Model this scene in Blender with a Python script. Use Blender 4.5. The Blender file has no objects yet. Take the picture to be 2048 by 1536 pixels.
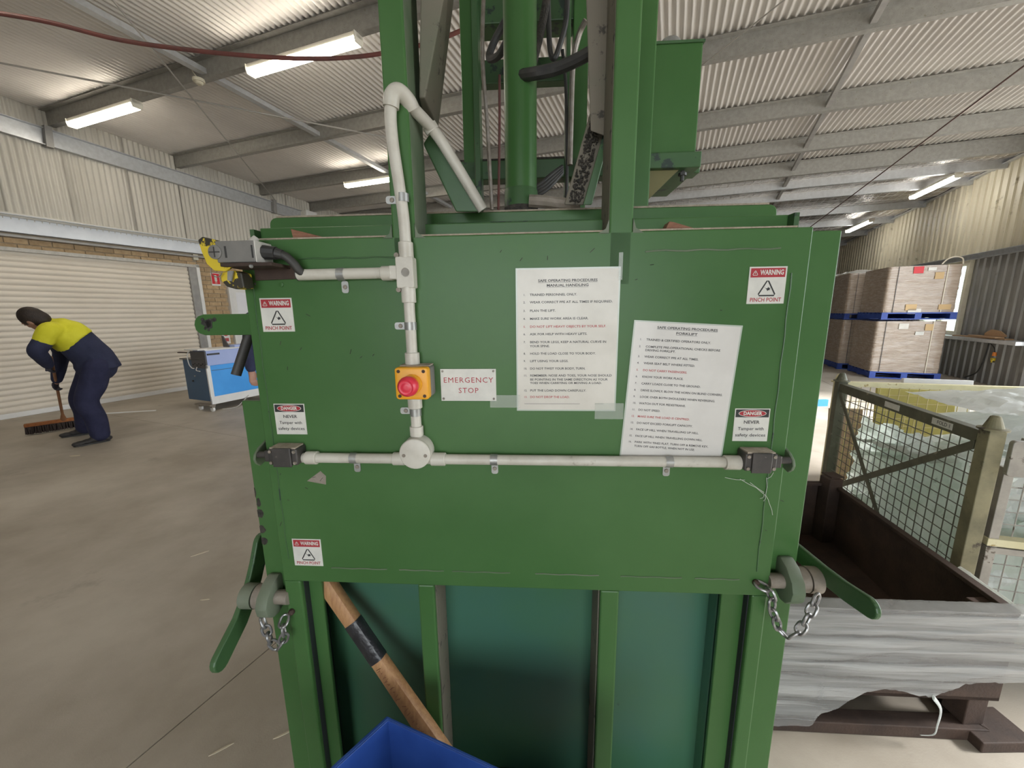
import bpy, bmesh, math, random
from mathutils import Vector, Matrix, noise
from math import sin, cos, tan, atan, radians, pi
random.seed(7)
scene = bpy.context.scene
COL = scene.collection

# ------------------------------------------------------------------ camera
FPX = 770.0; CAMH = 1.45
PITCH = atan(FPX / 4132); ROLL = atan(48 / 4132)
_f = Vector((0, cos(PITCH), -sin(PITCH))); _u0 = Vector((0, sin(PITCH), cos(PITCH))); _r0 = Vector((1, 0, 0))
RT = _r0 * cos(ROLL) - _u0 * sin(ROLL); UP = _r0 * sin(ROLL) + _u0 * cos(ROLL); FW = _f
CAM = Vector((0, 0, CAMH))
cd = bpy.data.cameras.new('camera'); co = bpy.data.objects.new('camera', cd); COL.objects.link(co)
cd.sensor_fit = 'HORIZONTAL'; cd.sensor_width = 36.0; cd.lens = FPX / 2048 * 36.0
cd.clip_start = 0.02; cd.clip_end = 300
co.matrix_world = Matrix(((RT.x, UP.x, -FW.x, CAM.x), (RT.y, UP.y, -FW.y, CAM.y), (RT.z, UP.z, -FW.z, CAM.z), (0, 0, 0, 1)))
scene.camera = co

# ------------------------------------------------------------------ world (overcast sky), exposure, daylight openings
wd = bpy.data.worlds.new('overcast_sky'); scene.world = wd; wd.use_nodes = True
bg = wd.node_tree.nodes['Background']; bg.inputs[0].default_value = (0.90, 0.96, 1.0, 1); bg.inputs[1].default_value = 5.0
scene.cycles.max_bounces = 8
vs = scene.view_settings
vs.view_transform = 'Standard'; vs.look = 'None'; vs.exposure = 0.42; vs.gamma = 1.0; vs.use_curve_mapping = False

def sun(elev, az_from_by, strength, ang):
    ld = bpy.data.lights.new('sun', 'SUN'); ld.energy = strength; ld.angle = radians(ang); ld.color = (1.0, .985, .96)
    o = bpy.data.objects.new('sun', ld); COL.objects.link(o)
    a = radians(az_from_by + 22.5); d = Vector((sin(a) * cos(radians(elev)), cos(a) * cos(radians(elev)), sin(radians(elev))))
    o.rotation_euler = d.to_track_quat('Z', 'Y').to_euler(); o.location = (8, 6, 8)
sun(36, 72, 7.0, 14)
MANG = radians(3.5); BANG = radians(22.5); DPL = 0.82
MX = Vector((cos(MANG), -sin(MANG), 0)); MY = Vector((sin(MANG), cos(MANG), 0))
BX = Vector((cos(BANG), -sin(BANG), 0)); BY = Vector((sin(BANG), cos(BANG), 0))
MORG = MY * DPL                       # machine frame origin: foot of the front plate
def W_B(u, v, z): return BX * u + BY * v + Vector((0, 0, z))
ULEFT, URIGHT, VFRONT, VBACK = -8.95, 5.6, -5.0, 18.6
SLOPE = tan(radians(2.5))
def zroof(v): return 4.66 - SLOPE * v  # underside of the roof sheets

def portal(name, u0, u1, v0, v1, z0, z1, facing):
    ld = bpy.data.lights.new(name, 'AREA'); ld.shape = 'RECTANGLE'
    w = math.hypot(u1 - u0, v1 - v0); ld.size = w; ld.size_y = z1 - z0
    ld.cycles.is_portal = True
    o = bpy.data.objects.new(name, ld); COL.objects.link(o)
    z = -facing.normalized(); y = Vector((0, 0, 1)); x = y.cross(z)
    c = W_B((u0 + u1) / 2, (v0 + v1) / 2, (z0 + z1) / 2)
    o.matrix_world = Matrix(((x.x, y.x, z.x, c.x), (x.y, y.y, z.y, c.y), (x.z, y.z, z.z, c.z), (0, 0, 0, 1)))
OPEN_R = (0.5, 9.2, 3.7)      # v0, v1, top of the big doorway in the right wall
OPEN_F = (-0.5, 4.2, 2.9)     # u0, u1, top of an unseen opening added behind the camera to light the press
portal('daylight_portal', URIGHT + .05, URIGHT + .05, OPEN_R[0], OPEN_R[1], 0, OPEN_R[2], -BX)
portal('daylight_portal', OPEN_F[0], OPEN_F[1], VFRONT - .05, VFRONT - .05, 0, OPEN_F[2], BY)
portal('daylight_portal', URIGHT + .05, URIGHT + .05, 11.2, 12.6, .9, 2.35, -BX)

# ------------------------------------------------------------------ pixel helpers (turn a photo pixel into a point at a real depth)
def ray(x, y): return FW + RT * ((x - 1024) / FPX) - UP * ((y - 768) / FPX)
def hit(x, y, n, p0):
    d = ray(x, y); return CAM + d * ((p0 - CAM).dot(n) / d.dot(n))
def mp(x, y, d=0.0):
    p = hit(x, y, MY, MY * (DPL + d)); return Vector((p.dot(MX), d, p.z))
def ms(x, y, s):
    p = hit(x, y, MX, MX * s); return Vector((s, p.dot(MY) - DPL, p.z))
def bu(x, y, u):
    p = hit(x, y, BX, BX * u); return Vector((u, p.dot(BY), p.z))
def bv(x, y, v):
    p = hit(x, y, BY, BY * v); return Vector((p.dot(BX), v, p.z))
def bz(x, y, z=0.0):
    p = hit(x, y, Vector((0, 0, 1)), Vector((0, 0, z))); return Vector((p.dot(BX), p.dot(BY), z))
def wz(x, y, z=0.0): return hit(x, y, Vector((0, 0, 1)), Vector((0, 0, z)))

# ------------------------------------------------------------------ materials
MATS = {}
def mat(name, c1, c2=None, rough=0.5, metal=0.0, scale=4.0, detail=5.0, lo=0.35, hi=0.65, bump=0.0, bscale=60.0,
        stretch=(1, 1, 1), spots=None, sscale=8.0, sth=0.68, emit=None, estr=0.0, spec=0.5, coat=0.0, alpha=None,
        trans=0.0, rnd=0.0, bdist=0.01, sstretch=(1, 1, 1), rvar=0.0, swidth=.05):
    if name in MATS: return MATS[name]
    m = bpy.data.materials.new(name); m.use_nodes = True; nt = m.node_tree; N = nt.nodes; L = nt.links
    b = N['Principled BSDF']
    b.inputs['Roughness'].default_value = rough; b.inputs['Metallic'].default_value = metal
    b.inputs['Specular IOR Level'].default_value = spec; b.inputs['Coat Weight'].default_value = coat
    b.inputs['Transmission Weight'].default_value = trans
    geo = N.new('ShaderNodeNewGeometry')
    mp_ = N.new('ShaderNodeMapping'); mp_.inputs['Scale'].default_value = stretch
    L.new(geo.outputs['Position'], mp_.inputs['Vector'])
    colour = None
    if c2 is not None:
        n = N.new('ShaderNodeTexNoise'); n.inputs['Scale'].default_value = scale; n.inputs['Detail'].default_value = detail
        n.inputs['Roughness'].default_value = .6
        L.new(mp_.outputs[0], n.inputs['Vector'])
        r = N.new('ShaderNodeValToRGB'); r.color_ramp.elements[0].position = lo; r.color_ramp.elements[1].position = hi
        r.color_ramp.elements[0].color = (*c1, 1); r.color_ramp.elements[1].color = (*c2, 1)
        L.new(n.outputs['Fac'], r.inputs[0]); colour = r.outputs[0]
        if rvar:
            mr = N.new('ShaderNodeMapRange'); mr.inputs[3].default_value = rough - rvar; mr.inputs[4].default_value = rough + rvar
            mr.inputs[1].default_value = .3; mr.inputs[2].default_value = .7
            L.new(n.outputs['Fac'], mr.inputs[0]); L.new(mr.outputs[0], b.inputs['Roughness'])
    if spots is not None:
        n2 = N.new('ShaderNodeTexNoise'); n2.inputs['Scale'].default_value = sscale; n2.inputs['Detail'].default_value = 8
        n2.inputs['Roughness'].default_value = .65
        mp2 = N.new('ShaderNodeMapping'); mp2.inputs['Scale'].default_value = sstretch
        L.new(geo.outputs['Position'], mp2.inputs['Vector']); L.new(mp2.outputs[0], n2.inputs['Vector'])
        r2 = N.new('ShaderNodeValToRGB'); r2.color_ramp.elements[0].position = sth; r2.color_ramp.elements[1].position = min(1, sth + swidth)
        L.new(n2.outputs['Fac'], r2.inputs[0])
        mx = N.new('ShaderNodeMix'); mx.data_type = 'RGBA'
        L.new(r2.outputs[0], mx.inputs[0])
        if colour: L.new(colour, mx.inputs[6])
        else: mx.inputs[6].default_value = (*c1, 1)
        mx.inputs[7].default_value = (*spots, 1); colour = mx.outputs[2]
    if rnd:
        oi = N.new('ShaderNodeObjectInfo'); hs = N.new('ShaderNodeHueSaturation')
        mr2 = N.new('ShaderNodeMapRange'); mr2.inputs[3].default_value = 1 - rnd; mr2.inputs[4].default_value = 1 + rnd
        L.new(oi.outputs['Random'], mr2.inputs[0]); L.new(mr2.outputs[0], hs.inputs['Value'])
        if colour: L.new(colour, hs.inputs['Color'])
        else: hs.inputs['Color'].default_value = (*c1, 1)
        colour = hs.outputs[0]
    if colour: L.new(colour, b.inputs['Base Color'])
    else: b.inputs['Base Color'].default_value = (*c1, 1)
    if bump:
        nb = N.new('ShaderNodeTexNoise'); nb.inputs['Scale'].default_value = bscale; nb.inputs['Detail'].default_value = 4
        L.new(mp_.outputs[0], nb.inputs['Vector'])
        bp = N.new('ShaderNodeBump'); bp.inputs['Strength'].default_value = bump; bp.inputs['Distance'].default_value = bdist
        L.new(nb.outputs['Fac'], bp.inputs['Height']); L.new(bp.outputs[0], b.inputs['Normal'])
    if emit:
        b.inputs['Emission Color'].default_value = (*emit, 1); b.inputs['Emission Strength'].default_value = estr
    if alpha is not None: b.inputs['Alpha'].default_value = alpha
    MATS[name] = m; return m

mat('green', (.046, .122, .034), (.060, .146, .044), rough=.38, scale=2.2, rvar=.07, bump=.06, bscale=140, bdist=.002, spec=.3,
    spots=(.02, .05, .028), sscale=11, sth=.735, swidth=.03)
mat('green_worn', (.042, .104, .036), (.052, .120, .044), rough=.42, scale=4, bump=.1, bscale=90, bdist=.003,
    spots=(.018, .035, .028), sscale=14, sth=.58, swidth=.04)
mat('green_dusty', (.17, .19, .14), (.09, .14, .075), rough=.6, scale=5, bump=.15, bscale=200, bdist=.002)
mat('green_brace', (.17, .15, .115), (.11, .14, .085), rough=.7, scale=3, lo=.5, hi=.8, bump=.2, bscale=240, bdist=.002, spots=(.05, .045, .035), sscale=25, sth=.6)
mat('green_recess_lit', (.056, .150, .062), (.050, .142, .095), rough=.34, scale=1.6, rvar=.05, spots=(.02, .05, .03), sscale=12, sth=.72)  # plate green lifted and tinted bluish: brightness and reflection put into the colour
mat('teal_paint', (.03, .105, .075), (.03, .13, .05), rough=.35, scale=2)
mat('grease_dirt', (.03, .028, .024), (.07, .06, .05), rough=.9, scale=60, bump=.6, bscale=220)
mat('rust_brown', (.036, .021, .015), (.066, .038, .026), rough=.75, scale=8, bump=.15, bscale=120, spots=(.12, .08, .055), sscale=10, sth=.67)
mat('bare_steel', (.32, .29, .26), (.2, .17, .14), rough=.45, metal=.6, scale=30, bump=.1, bscale=200)
mat('dirty_steel', (.22, .19, .15), (.30, .26, .22), rough=.6, metal=.3, scale=30, bump=.15, bscale=260)
mat('zinc', (.40, .40, .38), (.30, .30, .29), rough=.42, metal=.6, scale=40)
mat('chain_steel', (.42, .42, .42), (.26, .25, .25), rough=.38, metal=.85, scale=80)
mat('conduit', (.56, .535, .47), (.42, .39, .33), rough=.42, scale=14, lo=.45, hi=.75, spots=(.22, .19, .15), sscale=28, sth=.62, swidth=.1)
mat('conduit_clean', (.60, .575, .51), (.50, .47, .41), rough=.4, scale=18)
mat('dust_top', (.30, .25, .19), (.40, .34, .27), rough=.95, scale=60, bump=.6, bscale=300, bdist=.004)
mat('black_plastic', (.035, .032, .03), (.06, .052, .048), rough=.45, scale=30, spots=(.16, .14, .12), sscale=50, sth=.66)
mat('rubber_black', (.022, .022, .022), (.045, .042, .038), rough=.55, scale=20)
mat('grey_plastic', (.16, .155, .145), (.2, .19, .175), rough=.5, scale=14)
mat('pale_grey', (.52, .50, .46), (.42, .40, .36), rough=.5, scale=20)
mat('yellow_chipped', (.62, .46, .02), (.70, .54, .04), rough=.5, scale=12, spots=(.03, .025, .015), sscale=24, sth=.53, swidth=.02)
mat('estop_yellow', (.78, .36, .015), rough=.4)
mat('estop_red', (.72, .035, .07), (.62, .03, .055), rough=.32, scale=30)
mat('white_label', (.66, .65, .60), (.58, .57, .53), rough=.45, scale=25)
mat('paper', (.64, .61, .55), (.56, .53, .47), rough=.38, scale=9, coat=.25)
mat('paper_clean', (.66, .64, .61), (.60, .58, .55), rough=.34, scale=9, coat=.3)
mat('laminate_edge', (.45, .50, .44), rough=.2, spec=.6)
mat('laminate_tape', (.7, .75, .68), rough=.18, alpha=.2, spec=.6)
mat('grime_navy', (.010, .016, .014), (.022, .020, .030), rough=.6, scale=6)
mat('gusset_olive', (.15, .135, .05), rough=.6)
mat('print_red', (.36, .02, .03), rough=.5)
mat('print_faded_red', (.42, .07, .07), rough=.5)
mat('print_black', (.02, .02, .02), rough=.5)
mat('print_grey', (.06, .06, .06), rough=.5)
mat('wood_handle', (.48, .27, .12), (.36, .18, .08), rough=.55, scale=9, stretch=(14, 14, 2.2), bump=.08, bscale=30, spots=(.12, .06, .03), sscale=9, sth=.66, swidth=.1)
mat('wood_offcut', (.20, .085, .05), (.28, .13, .075), rough=.7, scale=14, stretch=(3, 14, 14), bump=.2, bscale=30)
mat('timber', (.36, .22, .12), (.46, .30, .17), rough=.7, scale=10, stretch=(3, 10, 10))
mat('tape_black', (.015, .015, .018), (.03, .03, .034), rough=.3, scale=20, bump=.2, bscale=80)
mat('blue_bin', (.022, .065, .28), (.032, .09, .36), rough=.36, scale=10, spots=(.10, .11, .17), sscale=6, sth=.66, swidth=.15)
mat('concrete', (.335, .29, .232), (.51, .46, .39), rough=.58, scale=1.1, detail=9, lo=.38, hi=.66, bump=.22, bscale=180, bdist=.002,
    spots=(.27, .23, .19), sscale=1.8, sth=.62, swidth=.15, rvar=.08)
mat('joint', (.05, .045, .04), rough=.9)
mat('yard', (.42, .40, .37), (.5, .48, .45), rough=.8, scale=2)
mat('roof_sheet', (.66, .63, .60), (.74, .71, .675), rough=.42, metal=.4, scale=1.2, stretch=(1, 1, 1))
mat('purlin', (.30, .29, .265), (.37, .36, .335), rough=.5, metal=.45, scale=20, spots=(.26, .25, .2), sscale=40, sth=.6)
mat('galv_beam', (.56, .575, .59), (.48, .49, .50), rough=.42, metal=.5, scale=16)
mat('lintel_white', (.72, .75, .80), (.66, .69, .74), rough=.4, scale=6)
mat('dark_beam', (.28, .27, .26), (.34, .33, .31), rough=.55, metal=.3, scale=10)
mat('cladding_cream', (.47, .445, .39), (.56, .535, .475), rough=.55, scale=1.6, stretch=(1, 1, .35), spots=(.24, .19, .13), sscale=4, sth=.68, swidth=.12)
mat('cladding_stained', (.50, .45, .33), (.62, .57, .43), rough=.45, scale=2.4, stretch=(1.5, 1.5, .25), spots=(.20, .16, .10), sscale=5, sth=.60, swidth=.15)
mat('cladding_grey', (.20, .195, .185), (.29, .28, .265), rough=.5, metal=.2, scale=3, stretch=(2, 2, .3), spots=(.10, .07, .045), sscale=4, sth=.64, swidth=.12)
mat('brick', (.40, .275, .15), (.50, .36, .21), rough=.85, scale=18, bump=.3, bscale=90, rnd=.16)
mat('mortar', (.36, .30, .22), rough=.95)
mat('roller_slat', (.70, .63, .53), (.76, .69, .59), rough=.42, scale=1.2)
mat('white_paint', (.78, .77, .75), (.72, .71, .69), rough=.45, scale=5)
mat('cream_paint', (.66, .62, .50), (.58, .54, .42), rough=.5, scale=8)
mat('foil', (.56, .51, .46), (.70, .66, .62), rough=.26, metal=.9, scale=7, bump=.6, bscale=22, bdist=.03)
mat('foil_wire', (.72, .70, .68), rough=.3, metal=.8)
mat('rod_steel', (.40, .385, .36), rough=.5, metal=.4)
mat('rod_rust', (.09, .05, .045), rough=.7)
mat('red_pipe', (.20, .06, .05), (.12, .05, .045), rough=.6, scale=6)
mat('tube_light', (1, 1, 1), rough=.5, emit=(1.0, .92, .78), estr=19.0)
mat('tube_light_cool', (1, 1, 1), rough=.5, emit=(1.0, .98, .94), estr=19.0)
mat('batten', (.72, .68, .58), rough=.5)
mat('hivis', (.66, .62, .02), (.74, .70, .04), rough=.75, scale=9, bump=.25, bscale=16, bdist=.02)
mat('navy', (.018, .022, .055), (.028, .033, .075), rough=.85, scale=7, bump=.3, bscale=16, bdist=.02)
mat('navy_trouser', (.014, .016, .05), (.024, .026, .07), rough=.85, scale=7, bump=.35, bscale=13, bdist=.025)
mat('hair', (.018, .012, .009), (.035, .022, .016), rough=.6, scale=30, bump=.4, bscale=90)
mat('skin', (.36, .19, .13), (.42, .23, .16), rough=.55, scale=10)
mat('glove', (.03, .028, .04), (.05, .045, .06), rough=.8, scale=20)
mat('boot', (.02, .018, .018), (.04, .036, .034), rough=.6, scale=20)
mat('broom_wood', (.28, .13, .06), (.36, .18, .09), rough=.6, scale=10)
mat('bristle_orange', (.34, .13, .04), (.26, .09, .03), rough=.9, scale=40)
mat('bristle_dark', (.03, .022, .02), (.06, .04, .035), rough=.9, scale=60)
mat('strap_blue', (.05, .32, .80), (.06, .36, .86), rough=.42, scale=3)
mat('strap_pale', (.34, .42, .72), (.38, .46, .76), rough=.4, scale=3)
mat('strap_navy', (.045, .10, .18), (.055, .12, .21), rough=.45, scale=3)
mat('charcoal', (.075, .072, .075), rough=.5)
mat('sign_red', (.62, .02, .03), rough=.5)
mat('carton', (.42, .30, .21), (.48, .35, .25), rough=.6, scale=3)
mat('wrap_film', (.46, .36, .28), (.62, .53, .45), rough=.22, scale=4, stretch=(1.2, 1.2, 9), lo=.4, hi=.75, bump=.9, bscale=9, bdist=.03, spec=.7, coat=.5)
mat('pallet_blue', (.02, .055, .30), (.03, .08, .38), rough=.5, scale=6)
mat('label_tan', (.58, .40, .20), rough=.6)
mat('strap_white', (.66, .60, .48), rough=.5)
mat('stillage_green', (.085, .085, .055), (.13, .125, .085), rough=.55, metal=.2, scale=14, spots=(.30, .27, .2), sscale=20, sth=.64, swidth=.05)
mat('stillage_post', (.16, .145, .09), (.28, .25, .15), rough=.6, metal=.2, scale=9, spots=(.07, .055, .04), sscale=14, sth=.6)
mat('stillage_grey', (.30, .28, .25), (.40, .37, .33), rough=.5, metal=.3, scale=14, spots=(.10, .08, .06), sscale=14, sth=.6)
mat('stillage_cream', (.62, .56, .34), (.70, .64, .42), rough=.55, scale=14, spots=(.40, .30, .12), sscale=14, sth=.62)
mat('wire', (.16, .15, .12), rough=.5, metal=.4)
mat('wire_cream', (.52, .43, .20), rough=.55)
mat('plastic_waste', (.78, .80, .78), (.88, .89, .88), rough=.32, scale=6, bump=.5, bscale=14, bdist=.03, spots=(.48, .56, .48), sscale=2.2, sth=.52, swidth=.2)
mat('plastic_green', (.72, .79, .72), (.88, .91, .88), rough=.3, scale=4, bump=.6, bscale=12, bdist=.03, spots=(.45, .52, .46), sscale=5, sth=.6)
mat('foam_white', (.82, .82, .84), (.76, .76, .80), rough=.6, scale=3)
mat('board_yellow', (.48, .42, .12), (.40, .34, .1), rough=.6, scale=4)
mat('window_glow', (.8, .9, .84), rough=.3, trans=.9, spec=.3)
mat('orange_plug', (.72, .22, .03), rough=.5)
mat('straw', (.62, .55, .42), rough=.8)
mat('cobweb', (.50, .54, .46), rough=.9)

def translucent(name, f):
    m = MATS[name]; nt = m.node_tree; b = nt.nodes['Principled BSDF']; out = [n for n in nt.nodes if n.type == 'OUTPUT_MATERIAL'][0]
    t = nt.nodes.new('ShaderNodeBsdfTranslucent'); mx = nt.nodes.new('ShaderNodeMixShader'); mx.inputs[0].default_value = f
    src = b.inputs['Base Color'].links[0].from_socket; nt.links.new(src, t.inputs[0])
    nt.links.new(b.outputs[0], mx.inputs[1]); nt.links.new(t.outputs[0], mx.inputs[2]); nt.links.new(mx.outputs[0], out.inputs[0])
translucent('plastic_waste', .5); translucent('plastic_green', .6)
def film_material():
    m = bpy.data.materials.new('stretch_film'); m.use_nodes = True; nt = m.node_tree; N = nt.nodes; L = nt.links
    b = N['Principled BSDF']; b.inputs['Base Color'].default_value = (.40, .40, .39, 1); b.inputs['Roughness'].default_value = .2
    geo = N.new('ShaderNodeNewGeometry'); mpn = N.new('ShaderNodeMapping'); mpn.inputs['Scale'].default_value = (.35, .35, 8.0)
    L.new(geo.outputs['Position'], mpn.inputs['Vector'])
    n = N.new('ShaderNodeTexNoise'); n.inputs['Scale'].default_value = 4.5; n.inputs['Detail'].default_value = 6; n.inputs['Distortion'].default_value = .5
    L.new(mpn.outputs[0], n.inputs['Vector'])
    r = N.new('ShaderNodeMapRange'); r.inputs[1].default_value = .35; r.inputs[2].default_value = .68; r.inputs[3].default_value = .40; r.inputs[4].default_value = .92
    L.new(n.outputs['Fac'], r.inputs[0]); L.new(r.outputs[0], b.inputs['Alpha'])
    bp = N.new('ShaderNodeBump'); bp.inputs['Strength'].default_value = .8; bp.inputs['Distance'].default_value = .02
    L.new(n.outputs['Fac'], bp.inputs['Height']); L.new(bp.outputs[0], b.inputs['Normal'])
    MATS['stretch_film'] = m
film_material()

# ------------------------------------------------------------------ mesh helpers
class MB:
    def __init__(s): s.v = []; s.f = []
    def add(s, vs, fs):
        k = len(s.v); s.v += [tuple(p) for p in vs]; s.f += [tuple(i + k for i in f) for f in fs]; return s
    def hexa(s, a): return s.add(a, [(3, 2, 1, 0), (4, 5, 6, 7), (0, 1, 5, 4), (1, 2, 6, 5), (2, 3, 7, 6), (3, 0, 4, 7)])
    def box(s, x0, x1, y0, y1, z0, z1):
        return s.hexa([(x0, y0, z0), (x1, y0, z0), (x1, y1, z0), (x0, y1, z0), (x0, y0, z1), (x1, y0, z1), (x1, y1, z1), (x0, y1, z1)])
    def prism(s, poly, axis, a, b):
        n = len(poly)
        def P(p, t): return {'x': (t, p[0], p[1]), 'y': (p[0], t, p[1]), 'z': (p[0], p[1], t)}[axis]
        vs = [P(p, a) for p in poly] + [P(p, b) for p in poly]
        return s.add(vs, [tuple(range(n - 1, -1, -1)), tuple(range(n, 2 * n))] + [(i, (i + 1) % n, n + (i + 1) % n, n + i) for i in range(n)])
    def cyl(s, p0, p1, r0, r1=None, n=16, caps=True):
        r1 = r0 if r1 is None else r1; p0 = Vector(p0); p1 = Vector(p1); d = (p1 - p0).normalized()
        a = d.orthogonal().normalized(); b = d.cross(a)
        vs = [p0 + (a * cos(2 * pi * i / n) + b * sin(2 * pi * i / n)) * r0 for i in range(n)] + [p1 + (a * cos(2 * pi * i / n) + b * sin(2 * pi * i / n)) * r1 for i in range(n)]
        fs = [(i, (i + 1) % n, n + (i + 1) % n, n + i) for i in range(n)]
        if caps: fs += [tuple(range(n - 1, -1, -1)), tuple(range(n, 2 * n))]
        return s.add(vs, fs)
    def tube(s, pts, r, n=10, caps=True, closed=False, squash=1.0):
        pts = [Vector(p) for p in pts]; m = len(pts); rs = r if isinstance(r, (list, tuple)) else [r] * m
        vs = []; a = None
        for i in range(m):
            if closed: t = (pts[(i + 1) % m] - pts[i - 1]).normalized()
            else: t = (pts[min(i + 1, m - 1)] - pts[max(i - 1, 0)]).normalized()
            if a is None: a = t.orthogonal().normalized()
            else: a = (a - t * a.dot(t)); a = a.normalized() if a.length > 1e-6 else t.orthogonal().normalized()
            b = t.cross(a)
            vs += [pts[i] + (a * cos(2 * pi * j / n) + b * sin(2 * pi * j / n) * squash) * rs[i] for j in range(n)]
        fs = []
        for i in range(m if closed else m - 1):
            i2 = (i + 1) % m
            fs += [(i * n + j, i * n + (j + 1) % n, i2 * n + (j + 1) % n, i2 * n + j) for j in range(n)]
        if caps and not closed: fs += [tuple(range(n - 1, -1, -1)), tuple((m - 1) * n + j for j in range(n))]
        return s.add(vs, fs)
    def ball(s, c, r, n=14, rot=None):
        c = Vector(c); r = Vector((r, r, r)) if not hasattr(r, '__len__') else Vector(r); rings = n // 2; vs = []; fs = []
        for i in range(rings + 1):
            t = pi * i / rings
            for j in range(n):
                p = Vector((r.x * sin(t) * cos(2 * pi * j / n), r.y * sin(t) * sin(2 * pi * j / n), r.z * cos(t)))
                if rot is not None: p = rot @ p
                vs.append(c + p)
        for i in range(rings):
            fs += [(i * n + j, (i + 1) * n + j, (i + 1) * n + (j + 1) % n, i * n + (j + 1) % n) for j in range(n)]
        return s.add(vs, fs)
    def lathe(s, prof, c, axis, n=24):
        c = Vector(c); ax = Vector(axis).normalized(); a = ax.orthogonal().normalized(); b = ax.cross(a); vs = []; m = len(prof)
        for h, r in prof: vs += [c + ax * h + (a * cos(2 * pi * j / n) + b * sin(2 * pi * j / n)) * max(r, 1e-5) for j in range(n)]
        fs = []
        for i in range(m - 1): fs += [(i * n + j, i * n + (j + 1) % n, (i + 1) * n + (j + 1) % n, (i + 1) * n + j) for j in range(n)]
        fs += [tuple(range(n - 1, -1, -1)), tuple((m - 1) * n + j for j in range(n))]
        return s.add(vs, fs)
    def mesh(s, name, bevel=0.0, smooth=False, seg=2):
        me = bpy.data.meshes.new(name); me.from_pydata(s.v, [], s.f)
        bm = bmesh.new(); bm.from_mesh(me)
        bmesh.ops.remove_doubles(bm, verts=bm.verts, dist=1e-6)
        bmesh.ops.recalc_face_normals(bm, faces=bm.faces)
        if bevel:
            es = [e for e in bm.edges if len(e.link_faces) == 2 and e.calc_face_angle(0) > .5]
            bmesh.ops.bevel(bm, geom=es, offset=bevel, segments=seg, affect='EDGES', profile=.5, clamp_overlap=True)
        if smooth:
            for f in bm.faces: f.smooth = True
            for e in bm.edges:
                if len(e.link_faces) == 2 and e.calc_face_angle(0) > .6: e.smooth = False
        bm.to_mesh(me); bm.free(); return me
    def build(s, name, m, parent=None, bevel=0.0, smooth=False, label=None, seg=2):
        me = s.mesh(name, bevel, smooth, seg); me.materials.append(MATS[m]); return obj(name, me, parent, label)
def obj(name, me, parent=None, label=None):
    o = bpy.data.objects.new(name, me); COL.objects.link(o)
    if parent: o.parent = parent
    if label: o['label'] = label
    return o
def empty(name, loc=(0, 0, 0), rz=0.0):
    o = bpy.data.objects.new(name, None); COL.objects.link(o); o.location = loc; o.rotation_euler = (0, 0, rz); o.empty_display_size = .1; return o
def tag(o, label, cat, group=None, kind=None):
    o['label'] = label; o['category'] = cat
    if group: o['group'] = group
    if kind: o['kind'] = kind
    return o
def struct(o): o['kind'] = 'structure'; return o
def in_b(o): o.rotation_euler = (0, 0, -BANG); return o
def in_m(o): o.location = MORG; o.rotation_euler = (0, 0, -MANG); return o
def copy_tree(o, parent=None):
    c = o.copy(); COL.objects.link(c); c.parent = parent
    for ch in list(o.children): copy_tree(ch, c)
    return c
def rrect(x0, x1, z0, z1, r, n=5):
    pts = []
    for cx, cz, a0 in ((x1 - r, z1 - r, 0), (x0 + r, z1 - r, 90), (x0 + r, z0 + r, 180), (x1 - r, z0 + r, 270)):
        pts += [(cx + r * cos(radians(a0 + 90 * i / n)), cz + r * sin(radians(a0 + 90 * i / n))) for i in range(n + 1)]
    return pts
def bez(pts, n=8):
    P = [Vector(p) for p in pts]; out = []
    for i in range(len(P) - 1):
        p0 = P[max(i - 1, 0)]; p1 = P[i]; p2 = P[i + 1]; p3 = P[min(i + 2, len(P) - 1)]
        for k in range(n):
            t = k / n
            out.append(.5 * ((2 * p1) + (p2 - p0) * t + (2 * p0 - 5 * p1 + 4 * p2 - p3) * t * t + (-p0 + 3 * p1 - 3 * p2 + p3) * t ** 3))
    out.append(P[-1]); return out
def text_mesh(body, size, align='CENTER', bold=0.0, spacing=1.0, width=None, shear=0.0):
    cu = bpy.data.curves.new('lettering', 'FONT'); cu.body = body; cu.size = size; cu.align_x = align; cu.align_y = 'CENTER'
    cu.offset = bold; cu.space_character = spacing; cu.resolution_u = 2; cu.fill_mode = 'FRONT'
    o = bpy.data.objects.new('lettering', cu)
    me = bpy.data.meshes.new_from_object(o); bpy.data.objects.remove(o); bpy.data.curves.remove(cu)
    if width and me.vertices:
        xs = [v.co.x for v in me.vertices]; k = width / (max(xs) - min(xs))
        for v in me.vertices: v.co.x *= k
    return me
def text(body, size, m, parent, x, z, y, align='CENTER', bold=0.0, spacing=1.0, width=None, rot=0.0, name='lettering', xz=True):
    """lettering lying in the x-z plane of the parent, read from -y"""
    me = text_mesh(body, size, align, bold, spacing, width)
    c, s_ = cos(rot), sin(rot)
    for v in me.vertices:
        a, b = v.co.x, v.co.y
        v.co = Vector((x + a * c - b * s_, y, z + a * s_ + b * c))
    me.materials.append(MATS[m]); return obj(name, me, parent)

# ================================================================== THE BUILDING
# floor: slabs with sawn joints
fl = struct(in_b(MB().box(ULEFT - .3, URIGHT + .3, VFRONT - .3, VBACK + .3, -.2, -.012).build('floor', 'joint')))
ujs = [ULEFT - .3, -6.1, -1.565, 2.9, URIGHT + .3]; vjs = [VFRONT - .3, -1.2, 2.88, 6.9, 11.0, 15.0, VBACK + .3]
for i in range(len(ujs) - 1):
    for j in range(len(vjs) - 1):
        MB().box(ujs[i] + .0025, ujs[i + 1] - .0025, vjs[j] + .0025, vjs[j + 1] - .0025, -.011, 0).build('slab', 'concrete', fl)
yd = struct(in_b(MB().box(-60, 60, -60, 60, -.5, -.21).build('ground', 'yard')))

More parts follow.
